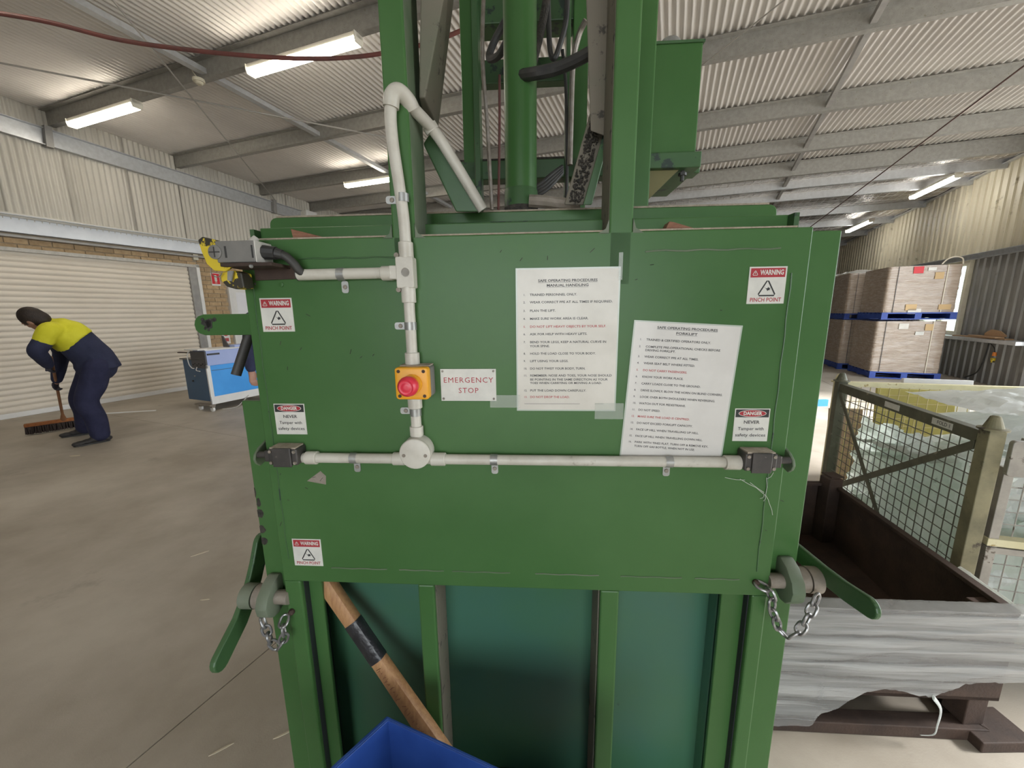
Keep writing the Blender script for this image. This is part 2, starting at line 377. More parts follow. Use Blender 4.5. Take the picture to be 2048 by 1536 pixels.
def corr_mesh(n, pitch, amp, length, name, m, seg=8, skew=0.0, phase=0.0, trap=False):
    """corrugated sheet: x across, y along, z wave"""
    vs = []; fs = []; k = n * seg
    for i in range(k + 1):
        x = i * pitch / seg; z = amp * sin(2 * pi * i / seg + phase)
        if trap: z = max(-amp, min(amp, 3.2 * amp * sin(2 * pi * i / seg + phase) - 1.4 * amp))
        vs += [(x, 0, z), (x, length, z)]
    for i in range(k): fs.append((2 * i, 2 * i + 2, 2 * i + 3, 2 * i + 1))
    me = bpy.data.meshes.new(name); me.from_pydata(vs, [], fs); me.materials.append(MATS[m])
    for p in me.polygons: p.use_smooth = True
    return me
# ------------------------------------------------------------------ roof
ceil = struct(in_b(empty('ceiling')))
L_ = VBACK - VFRONT
sheet = corr_mesh(11, .0762, .0155, L_ / cos(atan(SLOPE)), 'corrugated_sheet', 'roof_sheet')
u = ULEFT - .1; k = 0
while u < URIGHT + .1:
    o = obj('corrugated_sheet', sheet, ceil); o.location = (u, VFRONT, zroof(VFRONT) + .01 + (k % 2) * .002); o.rotation_euler = (-atan(SLOPE), 0, 0)
    u += .762; k += 1
def purlin(v0, u0=ULEFT + .02, u1=URIGHT - .02, h=.2, w=.075, m='purlin', sk=.053):
    """Z purlin: web, top and bottom flange with lips"""
    prof = [(-w, h), (0, h), (0, .004), (w, .004), (w, .022), (w - .004, .022), (w - .004, 0), (-.004, 0), (-.004, h - .004), (-w, h - .004)]
    prof = [(0, h), (0, .006), (w - .004, .006), (w - .004, .022), (w, .022), (w, 0), (-.005, 0), (-.005, h - .006), (-w, h - .006), (-w, h)]
    mb = MB(); vs = []; n = len(prof)
    for uu in (u0, u1):
        v = v0 + sk * uu
        vs += [(uu, v + p[0], zroof(v) - .01 - h + p[1]) for p in prof]
    mb.add(vs, [tuple(range(n)), tuple(range(2 * n - 1, n - 1, -1))] + [(i, (i + 1) % n, n + (i + 1) % n, n + i) for i in range(n)])
    return mb.build('purlin', m, ceil)
PV = [-4.4, -2.8, -1.1, .6, 2.2, 3.78, 5.42, 7.05, 8.40]
for v in PV: purlin(v)
for v in (9.45,): purlin(v, h=.24)
PF = [10.4, 11.3, 12.9, 14.4, 16.0, 17.6]
for v in PF: purlin(v, m='galv_beam')
def zpb(v): return zroof(v) - .21
def rp(x, y, dz=0.0):
    """pixel to the plane of the purlin undersides"""
    n = Vector((0, 0, 1)) + BY * SLOPE; p = hit(x, y, n, Vector((0, 0, 4.45 + dz))); return Vector((p.dot(BX), p.dot(BY), p.z))
# bridging struts between purlins
allp = PV + [9.45] + PF
for i in range(4, len(allp) - 1):
    for us in (-5.45, None):
        a, b = allp[i], allp[i + 1]
        if us is None: ua, ub = 1.62 + .075 * (a - 4.6), 1.62 + .075 * (b - 4.6)
        else: ua = ub = us
        va, vb = a + .053 * ua, b + .053 * ub
        mb = MB(); w = .045 if us else .03; t = .06
        za, zb_ = zpb(va) + .10, zpb(vb) + .10
        mb.hexa([(ua - w, va, za - t), (ua + w, va, za - t), (ub + w, vb, zb_ - t), (ub - w, vb, zb_ - t), (ua - w, va, za), (ua + w, va, za), (ub + w, vb, zb_), (ub - w, vb, zb_)])
        mb.build('bridging_strut', 'galv_beam' if us else 'dark_beam', ceil)
# foil insulation and its wire mesh in the far bays
bays = [9.45] + PF
for i in range(len(bays) - 1):
    mb = MB(); nu, nv = 70, 8; a, b = bays[i], bays[i + 1]; vs = []; fs = []
    for p in range(nu + 1):
        for q in range(nv + 1):
            uu = ULEFT + .05 + (URIGHT - ULEFT - .1) * p / nu; v = a + .01 + (b - a - .02) * q / nv + .053 * uu
            sag = .07 * sin(pi * q / nv) + .03 * noise.noise((uu * 2.5, v * 3, i)) + .012 * noise.noise((uu * 9, v * 9, i))
            vs.append((uu, v, zroof(v) - .045 - sag))
    for p in range(nu):
        for q in range(nv): fs.append((p * (nv + 1) + q, (p + 1) * (nv + 1) + q, (p + 1) * (nv + 1) + q + 1, p * (nv + 1) + q + 1))
    mb.add(vs, fs); mb.build('foil_blanket', 'foil', ceil, smooth=True)
    w = MB(); uu = -1.0
    while uu < URIGHT - .1:
        w.tube([(uu, a + .053 * uu + (b - a) * t / 5, zroof(a + (b - a) * t / 5) - .06 - .08 * sin(pi * t / 5)) for t in range(6)], .004, n=4); uu += .15
    for t in (1, 2, 3, 4):
        v = a + (b - a) * t / 5
        w.cyl((-1, v - .053, zroof(v) - .065 - .08 * sin(pi * t / 5)), (URIGHT - .1, v + .053 * 5.5, zroof(v) - .065 - .08 * sin(pi * t / 5)), .003, n=4)
    o = w.build('safety_mesh', 'foil_wire', ceil); o['kind'] = 'stuff'
# lights
def batten(u0, v0, u1, v1, z, label, cool=False):
    t = empty('light_batten', W_B((u0 + u1) / 2, (v0 + v1) / 2, z)); d = Vector((u1 - u0, v1 - v0, 0)); L = d.length
    wdv = (BX * d.x + BY * d.y).normalized(); t.rotation_euler = (0, 0, math.atan2(wdv.y, wdv.x))
    MB().box(-L / 2, L / 2, -.055, .055, -.045, 0).build('housing', 'batten', t, bevel=.004)
    MB().prism([(-.062, -.045), (-.05, -.095), (.05, -.095), (.062, -.045)], 'x', -L / 2 + .012, L / 2 - .012).build('diffuser', 'tube_light_cool' if cool else 'tube_light', t, bevel=.006)
    for s in (-1, 1):
        MB().prism([(-.065, 0), (-.065, -.05), (-.052, -.1), (.052, -.1), (.065, -.05), (.065, 0)], 'x', s * (L / 2 - .012), s * (L / 2)).build('end_cap', 'batten', t)
    tag(t, label, 'light', 'fluorescent battens under the roof'); return t
def zb(v): return zpb(v)
batten(-8.37, 3.35, -6.82, 3.43, zb(3.4), 'lit fluorescent batten nearest the cream cladding wall')
batten(-4.73, 3.55, -3.17, 3.63, zb(3.6), 'largest lit fluorescent batten, crossed by the sagging red pipe')
batten(-6.5, 6.72, -4.95, 6.80, zb(6.8), 'lit fluorescent batten partly hidden by the left mast post')
batten(4.79, 10.4, 4.79, 11.95, zb(11.2) - .03, 'lit tube near the right wall, the nearer of two', True)
batten(4.72, 13.65, 4.72, 15.2, zb(14.4) - .03, 'lit tube near the right wall, farther one above wrapped cartons', True)
batten(-6.0, 1.0, -4.45, 1.0, zb(1.0) - .05, 'added unseen fluorescent batten overhead behind the photographer')  # additional batten out of view, put in for its light
batten(-3.0, -2.8, -1.45, -2.8, zb(-2.8) - .05, 'added unseen fluorescent batten over the opening behind the photographer')  # likewise an extra unseen batten, added to light the hall
# bracing rods and pipe (things of their own, hung under the roof)
def rod(p, q, r, m, name, label, cat):
    a, b = p, q
    o = in_b(MB().cyl(a, b, r, n=8).build(name, m, smooth=True)); return tag(o, label, cat)
e1 = rp(560, 412); s1 = rp(205, -25)
rod(s1, e1, .009, 'rod_steel', 'bracing_rod', 'thin steel bracing rod descending to the left wall channel', 'rod')
rod(rp(-40, 118), rp(770, 274), .011, 'rod_steel', 'bracing_rod', 'grey bracing rod crossing below the two left lights', 'rod')
rod(rp(2090, 100), rp(1610, 462, -.35), .010, 'rod_rust', 'bracing_rod', 'dark rusty bracing rod slanting down to the right of the press', 'rod')
rod(rp(1600, -25), rp(1390, 142), .007, 'rod_steel', 'bracing_rod', 'thin pale bracing rod ending behind the oil tank', 'rod')
def zp(x, y, z): return bz(x, y, z)
pp = [zp(-60, 18, 3.75), zp(0, 27, 3.7), zp(100, 45, 3.66), zp(240, 80, 3.62), zp(380, 100, 3.6), zp(505, 112, 3.58), zp(600, 117, 3.58), zp(680, 116, 3.6), zp(757, 108, 3.62), zp(850, 88, 3.66), zp(920, 62, 3.72), zp(1000, 20, 3.8)]
tag(in_b(MB().tube(bez(pp, 6), .016, n=10).build('air_pipe', 'red_pipe', smooth=True)), 'sagging rust-red pipe slung under the roof', 'pipe')
# smoke detector on the purlin
p = rp(397, 158)
sd = in_b(empty('smoke_detector')); sd.location = W_B(p.x, p.y, p.z)
MB().lathe([(0, .062), (-.02, .066), (-.034, .06), (-.036, .05)], (0, 0, 0), (0, 0, 1), 20).build('base', 'cream_paint', sd, smooth=True)
MB().lathe([(-.034, .045), (-.05, .043), (-.062, .03), (-.064, .005)], (0, 0, 0), (0, 0, 1), 20).build('sensor_cap', 'cream_paint', sd, smooth=True)
MB().tube(bez([(-.01, .02, 0), (-.03, -.03, .06), (-.06, -.02, .12), (-.03, .0, .2)], 5), .006, 6).build('cable', 'cream_paint', sd)
tag(sd, 'small cream smoke detector hanging from the purlin', 'smoke detector')

# ------------------------------------------------------------------ left wall
wl = struct(in_b(MB().box(ULEFT - .25, ULEFT - .012, VFRONT, VBACK, 0, 4.95).build('wall_left', 'mortar')))
vbeam0, vbeam1 = VFRONT + .1, 7.6
brick = MB().box(0, .02, -.115, .115, -.038, .038).mesh('brick', bevel=.004, seg=1); brick.materials.append(MATS['brick'])
def bricks(v0, v1, z0, z1):
    z = z0; r = 0
    while z + .076 <= z1 + .02:
        v = v0 - (.12 if int(round(z / .086)) % 2 else 0)
        while v < v1 - .02:
            a, b = max(v, v0), min(v + .23, v1)
            if b - a > .04:
                o = obj('brick', brick, wl); o.location = (ULEFT - .016, (a + b) / 2, z + .038); o.scale = (1, (b - a) / .23, 1)
            v += .24
        z += .086
bricks(2.0, 5.04, 2.435, 2.62)
bricks(5.06, 5.56, .02, 2.62)
bricks(5.56, 6.5, 2.13, 2.62)
clad = corr_mesh(11, .0762, .012, 1.95, 'corrugated_sheet', 'cladding_cream')
v = VFRONT
while v < 18:
    o = obj('corrugated_sheet', clad, wl); o.location = (ULEFT + .002, v, 2.86); o.rotation_euler = (pi / 2, 0, pi / 2); v += .762
def channel(name, m, parent, pts0, pts1, h, w, t=.008, flip=1):
    """C channel with web against the wall side; runs from pts0 to pts1 (u, v, z of the lower web edge)"""
    prof = [(0, 0), (w, 0), (w, t), (t, t), (t, h - t), (w, h - t), (w, h), (0, h)]; n = len(prof); vs = []
    for P in (pts0, pts1): vs += [(P[0] + flip * a, P[1], P[2] + b) for a, b in prof]
    return MB().add(vs, [tuple(range(n)), tuple(range(2 * n - 1, n - 1, -1))] + [(i, (i + 1) % n, n + (i + 1) % n, n + i) for i in range(n)]).build(name, m, parent)
channel('rafter_channel', 'galv_beam', wl, (ULEFT + .012, VFRONT + .1, 4.05 + .042 * 8), (ULEFT + .012, 7.62, 3.80), .245, .075)
for v, z in ((3.25, 3.98), (6.85, 3.82)):
    MB().prism([(v - .04, z), (v + .04, z), (v + .06, z + .3), (v - .02, z + .3)], 'x', ULEFT + .012, ULEFT + .11).build('cleat', 'dark_beam', wl)
channel('lintel_beam', 'lintel_white', wl, (ULEFT + .004, VFRONT + .1, 2.63), (ULEFT + .004, 7.6, 2.69), .255, .09)
MB().box(ULEFT - .01, ULEFT + .10, VFRONT + .1, 5.4, 2.60, 2.632).build('lintel_flange', 'dark_beam', wl)
MB().box(ULEFT, ULEFT + .05, 1, 7.6, 2.885, 2.95).build('flashing', 'cladding_cream', wl)
MB().box(ULEFT + .0, ULEFT + .06, 4.98, 5.07, 2.55, 2.66).build('conduit_box', 'cream_paint', wl, bevel=.005)
MB().box(ULEFT + .0, ULEFT + .1, 7.72, 8.05, 3.93, 4.09).build('exit_lamp_box', 'white_paint', wl, bevel=.008)
# roller door
d1 = struct(in_b(MB().box(ULEFT - .01, ULEFT + .01, .9, 4.9, .0, 2.42).build('door_1', 'roller_slat')))
SL = .084; prof = [(0.0, 0)] + [(.004 + .016 * sin(pi * i / 6), SL * (.06 + .82 * i / 6)) for i in range(7)] + [(0.0, SL * .93), (0, SL)]
slm = MB(); n = len(prof); vs = [(a + .012, .9, b) for a, b in prof] + [(a + .012, 4.9, b) for a, b in prof]
slm.add(vs, [(i, i + 1, n + i + 1, n + i) for i in range(n - 1)]); slme = slm.mesh('slat', smooth=True); slme.materials.append(MATS['roller_slat'])
for i in range(28):
    o = obj('slat', slme, d1); o.location = (ULEFT, 0, .075 + i * SL)
MB().box(ULEFT + .005, ULEFT + .05, .9, 4.9, .0, .075).build('bottom_rail', 'white_paint', d1, bevel=.006)
MB().box(ULEFT + .0, ULEFT + .07, 4.86, 4.99, 0, 2.44).build('guide_rail', 'dark_beam', d1, bevel=.004)
MB().box(ULEFT + .0, ULEFT + .085, 4.99, 5.05, 0, 2.46).build('door_jamb', 'white_paint', d1, bevel=.004)
MB().box(ULEFT + .0, ULEFT + .085, .9, 5.05, 2.40, 2.455).build('door_head', 'pale_grey', d1, bevel=.004)
# white side door
d2 = struct(in_b(MB().box(ULEFT - .01, ULEFT + .03, 5.62, 6.42, 0, 2.06).build('door_2', 'white_paint', bevel=.003)))
MB().box(ULEFT - .01, ULEFT + .05, 5.57, 5.62, 0, 2.1).build('door_frame', 'white_paint', d2)
MB().box(ULEFT - .01, ULEFT + .05, 6.42, 6.48, 0, 2.1).build('door_frame', 'white_paint', d2)
MB().box(ULEFT + .03, ULEFT + .034, 5.72, 6.32, 1.2, 1.95).build('door_panel', 'foam_white', d2)
# signs on the brick pillar
sg = empty('fire_extinguisher_sign'); in_b(sg); sg.location = W_B(ULEFT + .012, 5.36, 2.2); sg.rotation_euler = (0, 0, -BANG + pi / 2)
MB().box(-.085, .085, -.006, .0, -.13, .13).build('plate', 'white_paint', sg, bevel=.002)
MB().box(-.076, .076, -.008, -.0055, -.095, .12).build('red_field', 'sign_red', sg)
MB().prism(rrect(-.024, .024, -.05, .085, .02), 'y', -.010, -.0075).build('extinguisher_symbol', 'white_label', sg)
MB().box(-.022, .022, -.0098, -.0075, -.077, -.066).build('symbol_base', 'white_label', sg)
tag(sg, 'red fire extinguisher sign on the tan brick pillar', 'sign')
sg = empty('prohibition_sign'); sg.location = W_B(ULEFT + .012, 5.40, 1.02); sg.rotation_euler = (0, 0, -BANG + pi / 2)
MB().box(-.08, .08, -.006, 0, -.17, .17).build('plate', 'white_paint', sg, bevel=.002)
ring = [(.055 * cos(2 * pi * i / 24), -.009, .06 + .055 * sin(2 * pi * i / 24)) for i in range(24)]
MB().tube(ring, .009, 6, closed=True).build('red_ring', 'sign_red', sg)
MB().cyl((-.038, -.009, .098), (.038, -.009, .022), .008, n=6).build('red_bar', 'sign_red', sg)
MB().box(-.05, .05, -.008, -.0055, -.12, -.05).build('sign_text_block', 'print_faded_red', sg)
tag(sg, 'white sign with a red ring low on the brick pillar', 'sign')

# ------------------------------------------------------------------ right wall with window and open doorway
wr = struct(in_b(empty('wall_right')))
def rib_mesh(width, length, name, m, pitch=.1905):
    vs = []; fs = []; x = 0.0; pts = []
    while x < width - 1e-4:
        for dx, z in ((0, 0), (.055, 0), (.068, -.026), (.092, -.026), (.105, 0)):
            if x + dx <= width: pts.append((x + dx, z))
        x += pitch
    pts.append((width, 0))
    for a, z in pts: vs += [(a, 0, z), (a, length, z)]
    for i in range(len(pts) - 1): fs.append((2 * i, 2 * i + 2, 2 * i + 3, 2 * i + 1))
    me = bpy.data.meshes.new(name); me.from_pydata(vs, [], fs); me.materials.append(MATS[m]); return me
def vsheets(v0, v1, z0, z1, m, slope_top=False, name='corrugated_sheet'):
    v = v0
    while v < v1 - .01:
        n = min(10, int(round((v1 - v) / .0762)))
        if n < 1: break
        me = rib_mesh(n * .0762, z1 - z0, name, m)
        o = obj(name, me, wr); o.location = (URIGHT, v, z0); o.rotation_euler = (pi / 2, 0, pi / 2); v += n * .0762
vsheets(9.2, VBACK, 2.44, 4.26, 'cladding_stained')
vsheets(9.2, 11.1, .86, 2.44, 'cladding_grey'); vsheets(12.6, VBACK, .86, 2.44, 'cladding_grey'); vsheets(9.2, VBACK, 0, .86, 'cladding_grey')
vsheets(VFRONT, .5, 0, 4.95, 'cladding_grey'); vsheets(.5, 9.2, OPEN_R[2], 4.95, 'cladding_grey')
for z, m in ((2.39, 'galv_beam'), ):
    channel('girt', m, wr, (URIGHT - .02, 9.2, z), (URIGHT - .02, VBACK, z), .11, .075, flip=-1)
MB().box(URIGHT - .26, URIGHT - .012, 9.2, VBACK, .80, .865).build('ledge', 'galv_beam', wr, bevel=.004)
channel('rafter_channel', 'galv_beam', wr, (URIGHT - .02, 9.0, 4.07 + .0437 * 1.4), (URIGHT - .02, VBACK, 4.07 - .0437 * 8.2), .25, .09, flip=-1)
for v in (11.0, 13.2, 15.6):
    z = 4.07 - .0437 * (v - 10.4)
    MB().prism([(URIGHT - .02, z - .02), (URIGHT - .08, z - .02), (URIGHT - .42, z + .17), (URIGHT - .36, z + .19)], 'y', v - .03, v + .03).build('fly_brace', 'galv_beam', wr)
MB().box(URIGHT - .1, URIGHT + .12, 9.05, 9.2, 0, 4.3).build('door_post', 'galv_beam', wr)
MB().box(URIGHT - .1, URIGHT + .12, .38, .5, 0, 4.7).build('door_post', 'galv_beam', wr)
w1 = struct(in_b(empty('window_1')))
for a, b, c, d in ((11.1, 12.6, .865, .95), (11.1, 12.6, 2.29, 2.40), (11.1, 11.19, .95, 2.29), (12.51, 12.6, .95, 2.29), (11.83, 11.88, .95, 2.29)):
    MB().box(URIGHT - .07, URIGHT + .05, a, b, c, d).build('window_frame', 'cream_paint', w1, bevel=.004)
for a, b in ((11.19, 11.83), (11.88, 12.51)):
    MB().box(URIGHT + .0, URIGHT + .006, a, b, .95, 2.29).build('pane', 'window_glow', w1)
# far wall and the wall behind the camera
wb = struct(in_b(empty('wall_back')))
back = corr_mesh(10, .0762, .0105, 4.2, 'corrugated_sheet', 'cladding_grey')
u = ULEFT
while u < URIGHT:
    o = obj('corrugated_sheet', back, wb); o.location = (u, VBACK, 0); o.rotation_euler = (pi / 2, 0, 0); u += .762
wf = struct(in_b(empty('wall_front')))
for a, b, c, d in ((ULEFT, OPEN_F[0], 0, 4.9), (OPEN_F[1], URIGHT, 0, 4.9), (OPEN_F[0], OPEN_F[1], OPEN_F[2], 4.9)):
    MB().box(a, b, VFRONT - .08, VFRONT, c, d).build('cladding', 'cladding_grey', wf)

# things on the ledge and wall at the right
def plank(u0, u1, v0, v1, z, rz, t, label, m='timber', h=.022):
    o = MB().box(-(u1 - u0) / 2, (u1 - u0) / 2, -(v1 - v0) / 2, (v1 - v0) / 2, 0, h).build('timber_offcut', m, bevel=.002)
    o.location = W_B((u0 + u1) / 2, (v0 + v1) / 2, z); o.rotation_euler = (0, t, -BANG + rz); return tag(o, label, 'timber', 'offcuts on the ledge')
plank(5.40, 5.52, 9.6, 10.9, .866, .04, 0, 'long pale timber strip lying on the wall ledge')
plank(5.38, 5.50, 9.7, 10.5, .890, -.06, 0, 'shorter timber strip stacked on the long one on the ledge')
o = MB().prism([(-.25, 0), (.25, 0), (.25, .05), (.1, .12), (-.1, .10), (-.25, .03)], 'x', -.012, .012).build('timber_offcut', 'timber')
o.location = W_B(5.49, 9.95, .915); o.rotation_euler = (0, 0, -BANG); tag(o, 'shaped timber piece standing on the ledge by the frame edge', 'timber', 'offcuts on the ledge')
pl = empty('hanging_plug'); pl.location = W_B(URIGHT - .05, 9.98, .55); pl.rotation_euler = (0, 0, -BANG)
MB().cyl((0, 0, 0), (0, 0, .07), .03, .024, 10).build('plug_body', 'orange_plug', pl, bevel=.003)
MB().cyl((0, .01, -.12), (0, .005, -.04), .026, .034, 10).build('socket', 'yellow_chipped', pl)
MB().tube(bez([(0, 0, .07), (.0, .05, .16), (.0, .22, .25), (0, .3, .28)], 5), .008, 6).build('cord', 'rubber_black', pl)
tag(pl, 'orange plug and yellow socket hanging below the wall ledge', 'plug')
tag(in_b(MB().tube(bez([(URIGHT - .03, 10.2, .8), (URIGHT - .04, 10.22, .5), (URIGHT - .05, 10.32, .2), (URIGHT - .06, 10.6, .05)], 6), .012, 6).build('black_cable', 'rubber_black')), 'black cable drooping down the right wall below the ledge', 'cable')

# ================================================================== THE BALING PRESS
press = empty('baling_press', MORG, -MANG)
tag(press, 'tall green steel baling press with safety notices on its front', 'baling press')
SL_, SR_, ZT, ZB = -.627, .538, 1.606, .797
def P(name, mb, m, parent=None, bevel=0.0, smooth=False, label=None, seg=2):
    return mb.build(name, m, parent or press, bevel, smooth, label, seg)
fp = P('front_plate', MB().box(SL_, SR_, 0, .012, ZB, ZT), 'green', bevel=.0025)
P('weld_seam', MB().tube([(x, -.0005, 1.566 + .0012 * sin(x * 90)) for x in [-.50 + i * .0205 for i in range(12)]], .0016, 6), 'green_worn', fp)
P('weld_seam', MB().tube([(x, -.0005, 1.567 + .0012 * sin(x * 80)) for x in [.22 + i * .02 for i in range(14)]], .0016, 6), 'green_dusty', fp)
P('weld_seam', MB().tube([(.506 + .001 * sin(z * 60), -.0005, z) for z in [.86 + i * .03 for i in range(23)]], .0016, 6), 'green_worn', fp)
P('weld_seam', MB().tube([(-.607 + .001 * sin(z * 60), -.0005, z) for z in [.86 + i * .03 for i in range(23)]], .0014, 6), 'green_worn', fp)
for a, b in ((-.50, -.36), (-.33, -.22), (-.20, -.06), (.0, .15), (.20, .34), (.37, .47)):
    P('weld_seam', MB().tube([(a + (b - a) * i / 8, -.0005, .8375 + .0008 * sin(i * 1.7)) for i in range(9)], .0014, 6), 'green_dusty', fp)
P('dust_strip', MB().box(SL_ + .02, -.295, .001, .011, ZT, ZT + .003), 'dust_top', fp, smooth=False)
P('dust_strip', MB().box(-.245, .147, .001, .011, ZT, ZT + .003), 'dust_top', fp)
P('dust_strip', MB().box(.196, SR_ - .03, .001, .011, ZT, ZT + .003), 'dust_top', fp)
# flanges of the chamber behind the plate
P('chamber_flange', MB().box(-.695, -.55, .03, .042, .05, 1.251), 'green', bevel=.0025)
P('chamber_flange', MB().box(.45, .613, .03, .042, .05, 1.604), 'green', bevel=.0025)
P('chamber_wall', MB().box(-.62, -.60, .042, .78, .05, 1.55), 'green', bevel=.002)
P('chamber_wall', MB().box(.54, .56, .042, .78, .05, 1.56), 'green', bevel=.002)
P('chamber_back', MB().box(-.62, .56, .78, .80, .05, 1.72), 'green')
P('base_frame', MB().box(-.70, .62, .02, .82, 0, .06), 'green_worn', bevel=.004)
# lower door: posts, bars and recessed panels
P('lower_post', MB().box(SL_, -.585, 0, .1, .06, ZB), 'green', bevel=.004)
P('lower_post', MB().box(.503, SR_, 0, .1, .06, ZB), 'green', bevel=.004)
P('lower_bar', MB().box(-.287, -.247, 0, .1, .06, ZB), 'green', bevel=.004)
P('lower_bar', MB().box(.155, .199, 0, .1, .06, ZB), 'green', bevel=.004)
P('lower_sill', MB().box(-.585, .503, 0, .1, .06, .11), 'green', bevel=.004)
P('upper_rail', MB().box(-.585, .503, .012, .1, ZB, ZB + .04), 'green')
for a, b in ((-.585, -.287), (-.247, .155), (.199, .503)):
    P('recess_panel', MB().box(a, b, .1, .106, .11, ZB + .02), 'green_recess_lit')
for x in (-.246, .153): P('bar_liner', MB().box(x - .001, x + .0015, .012, .098, .12, ZB), 'green_brace')
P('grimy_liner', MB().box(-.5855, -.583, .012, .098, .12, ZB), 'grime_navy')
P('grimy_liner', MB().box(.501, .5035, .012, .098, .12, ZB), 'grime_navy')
P('liner_strip', MB().box(.455, .462, .06, .1, .12, .76), 'green_recess_lit', bevel=.002)
# loading lip, ram platen above the plate
P('loading_lip', MB().box(-.632, .536, .08, .09, 1.48, 1.6465), 'green', bevel=.002)
P('lip_return', MB().box(-.642, -.632, .06, .2, 1.48, 1.640), 'green_worn')
P('lip_return', MB().box(.536, .546, .06, .2, 1.48, 1.646), 'green_worn')
pl_ = P('ram_platen', MB().prism(rrect(-.688, .580, 1.45, 1.697, .018), 'y', .2, .214), 'green', bevel=.002)
P('dust_strip', MB().box(-.668, .56, .2, .5, 1.697, 1.701), 'dust_top', pl_)
P('platen_rib', MB().box(-.24, .145, .17, .2, 1.5, 1.668), 'green_worn', pl_, bevel=.002)
P('platen_deck', MB().box(-.66, .55, .214, .7, 1.66, 1.695), 'green_dusty', pl_)
# mast: two box-section posts at the front, two behind
for a, b in ((-.294, -.246), (.147, .194)):
    t = P('mast_post', MB().box(a, b, .0, .1, 1.50, 2.75), 'green', bevel=.004)
    xi = b if a < 0 else a
    P('dusty_face', MB().box(xi - .0006, xi + .0006, .004, .097, ZT + .002, 2.74), 'green_dusty' if a < 0 else 'green_brace', t)
    for sx in (a, b):
        s_ = -1 if sx == a else 1
        P('corner_gusset', MB().prism([(sx, ZT - .004), (sx + s_ * .022, ZT - .004), (sx + s_ * .006, ZT + .006), (sx, ZT + .024)], 'y', 0, .011), 'green_dusty', t)
for a, b in ((-.372, -.325), (.243, .290)):
    P('rear_mast_post', MB().box(a, b, .25, .33, 1.69, 2.75), 'green', bevel=.004)
for a, b in ((-.234, -.196), (.118, .165)):
    P('guide_post', MB().box(a, b, .55, .60, 1.69, 2.75), 'green', bevel=.003)
P('guide_rail', MB().box(-.19, -.172, .50, .56, 1.69, 2.75), 'green_worn', bevel=.002)
P('guide_rail', MB().box(.094, .106, .50, .56, 1.69, 2.75), 'green_worn', bevel=.002)
cb = P('rear_crossbeam', MB().box(-.262, .527, .55, .61, 1.883, 1.940), 'green_worn', bevel=.003)
P('dust_strip', MB().box(-.258, .30, .552, .60, 1.940, 1.946), 'grease_dirt', cb)
P('upper_crossbeam', MB().box(-.20, .13, .56, .64, 2.335, 2.46), 'green_worn', bevel=.003)
P('middle_crossbeam', MB().box(-.18, .12, .60, .64, 2.19, 2.26), 'green_worn', bevel=.003)
# braces
def hexpx(fr, d0, bk, d1): return MB().hexa([mp(*p, d0) for p in fr] + [mp(*p, d1) for p in bk])
P('mast_brace', hexpx([(841, -60), (899, -60), (850, 195), (838, 195)], .05, [(880, -60), (915, -60), (877, 258), (852, 258)], .16), 'green_brace', bevel=.003)
P('mast_brace', hexpx([(1170, -60), (1221, -60), (1217, 275), (1181, 262)], .10, [(1176, -60), (1214, -60), (1214, 275), (1186, 262)], .2), 'green_brace', bevel=.003)
P('foot_brace', hexpx([(846, 288), (873, 246), (968, 424), (912, 424)], .12, [(856, 292), (876, 252), (968, 420), (918, 420)], .18), 'green_worn', bevel=.003)
P('foot_brace', hexpx([(1183, 215), (1214, 255), (1168, 410), (1128, 410)], .14, [(1183, 220), (1212, 258), (1170, 408), (1134, 408)], .2), 'green_brace', bevel=.003)
P('foot_brace', hexpx([(1207, 265), (1222, 262), (1183, 410), (1166, 410)], .12, [(1207, 270), (1220, 268), (1184, 408), (1168, 408)], .16), 'green_worn', bevel=.002)
dirt = MB()
for i in range(420):
    t = random.random(); x = 1195 - 45 * t + random.uniform(-14, 12); y = 240 + 165 * t
    c = mp(x, y, .136); dirt.ball(c, (random.uniform(.0008, .0032),) * 3, 6)
o = P('grease_crust', dirt, 'grease_dirt'); o['kind'] = 'stuff'
# hydraulic cylinder
cy = P('hydraulic_cylinder', MB().cyl((-.038, .3, 1.695), (-.038, .3, 2.75), .0425, n=40), 'green', smooth=True)
P('cylinder_collar', MB().lathe([(0, .046), (.03, .046), (.034, .043)], (-.038, .3, 1.698), (0, 0, 1), 32), 'grease_dirt', cy, smooth=True)
P('cylinder_foot', MB().lathe([(0, .045), (.07, .045), (.074, .043)], (-.038, .3, 1.70), (0, 0, 1), 32), 'green_worn', cy, smooth=True)
# hoses
def hose(pts, r, m='rubber_black', name='hydraulic_hose'):
    return P(name, MB().tube(bez([mp(*p) for p in pts], 8), r, 10), m, smooth=True)
hose([(1036, 152, .28), (1070, 147, .24), (1110, 138, .24), (1150, 122, .22), (1190, 100, .2)], .014)
hose([(1135, -30, .40), (1132, 40, .40), (1118, 95, .40), (1108, 117, .40), (1100, 100, .42), (1097, 40, .44), (1095, -30, .46)], .0075)
hose([(1100, -40, .42), (1082, 60, .42), (1060, 150, .36)], .011, 'grease_dirt')
hose([(1012, 40, .40), (990, 80, .42), (978, 112, .42), (985, 118, .40), (1000, 108, .36), (1015, 80, .33)], .010)
hose([(1172, 40, .42), (1158, 70, .44), (1146, 130, .45), (1142, 250, .46), (1140, 330, .46)], .008, 'bare_steel', 'hydraulic_pipe')
hose([(1125, 100, .47), (1132, 180, .47), (1134, 330, .47), (1132, 410, .47)], .005)
hose([(968, -20, .45), (965, 110, .45), (975, 260, .46), (984, 420, .46)], .006, 'bare_steel', 'hydraulic_pipe')
hose([(946, -20, .52), (949, 150, .52), (955, 420, .52)], .005, 'dirty_steel', 'hydraulic_pipe')
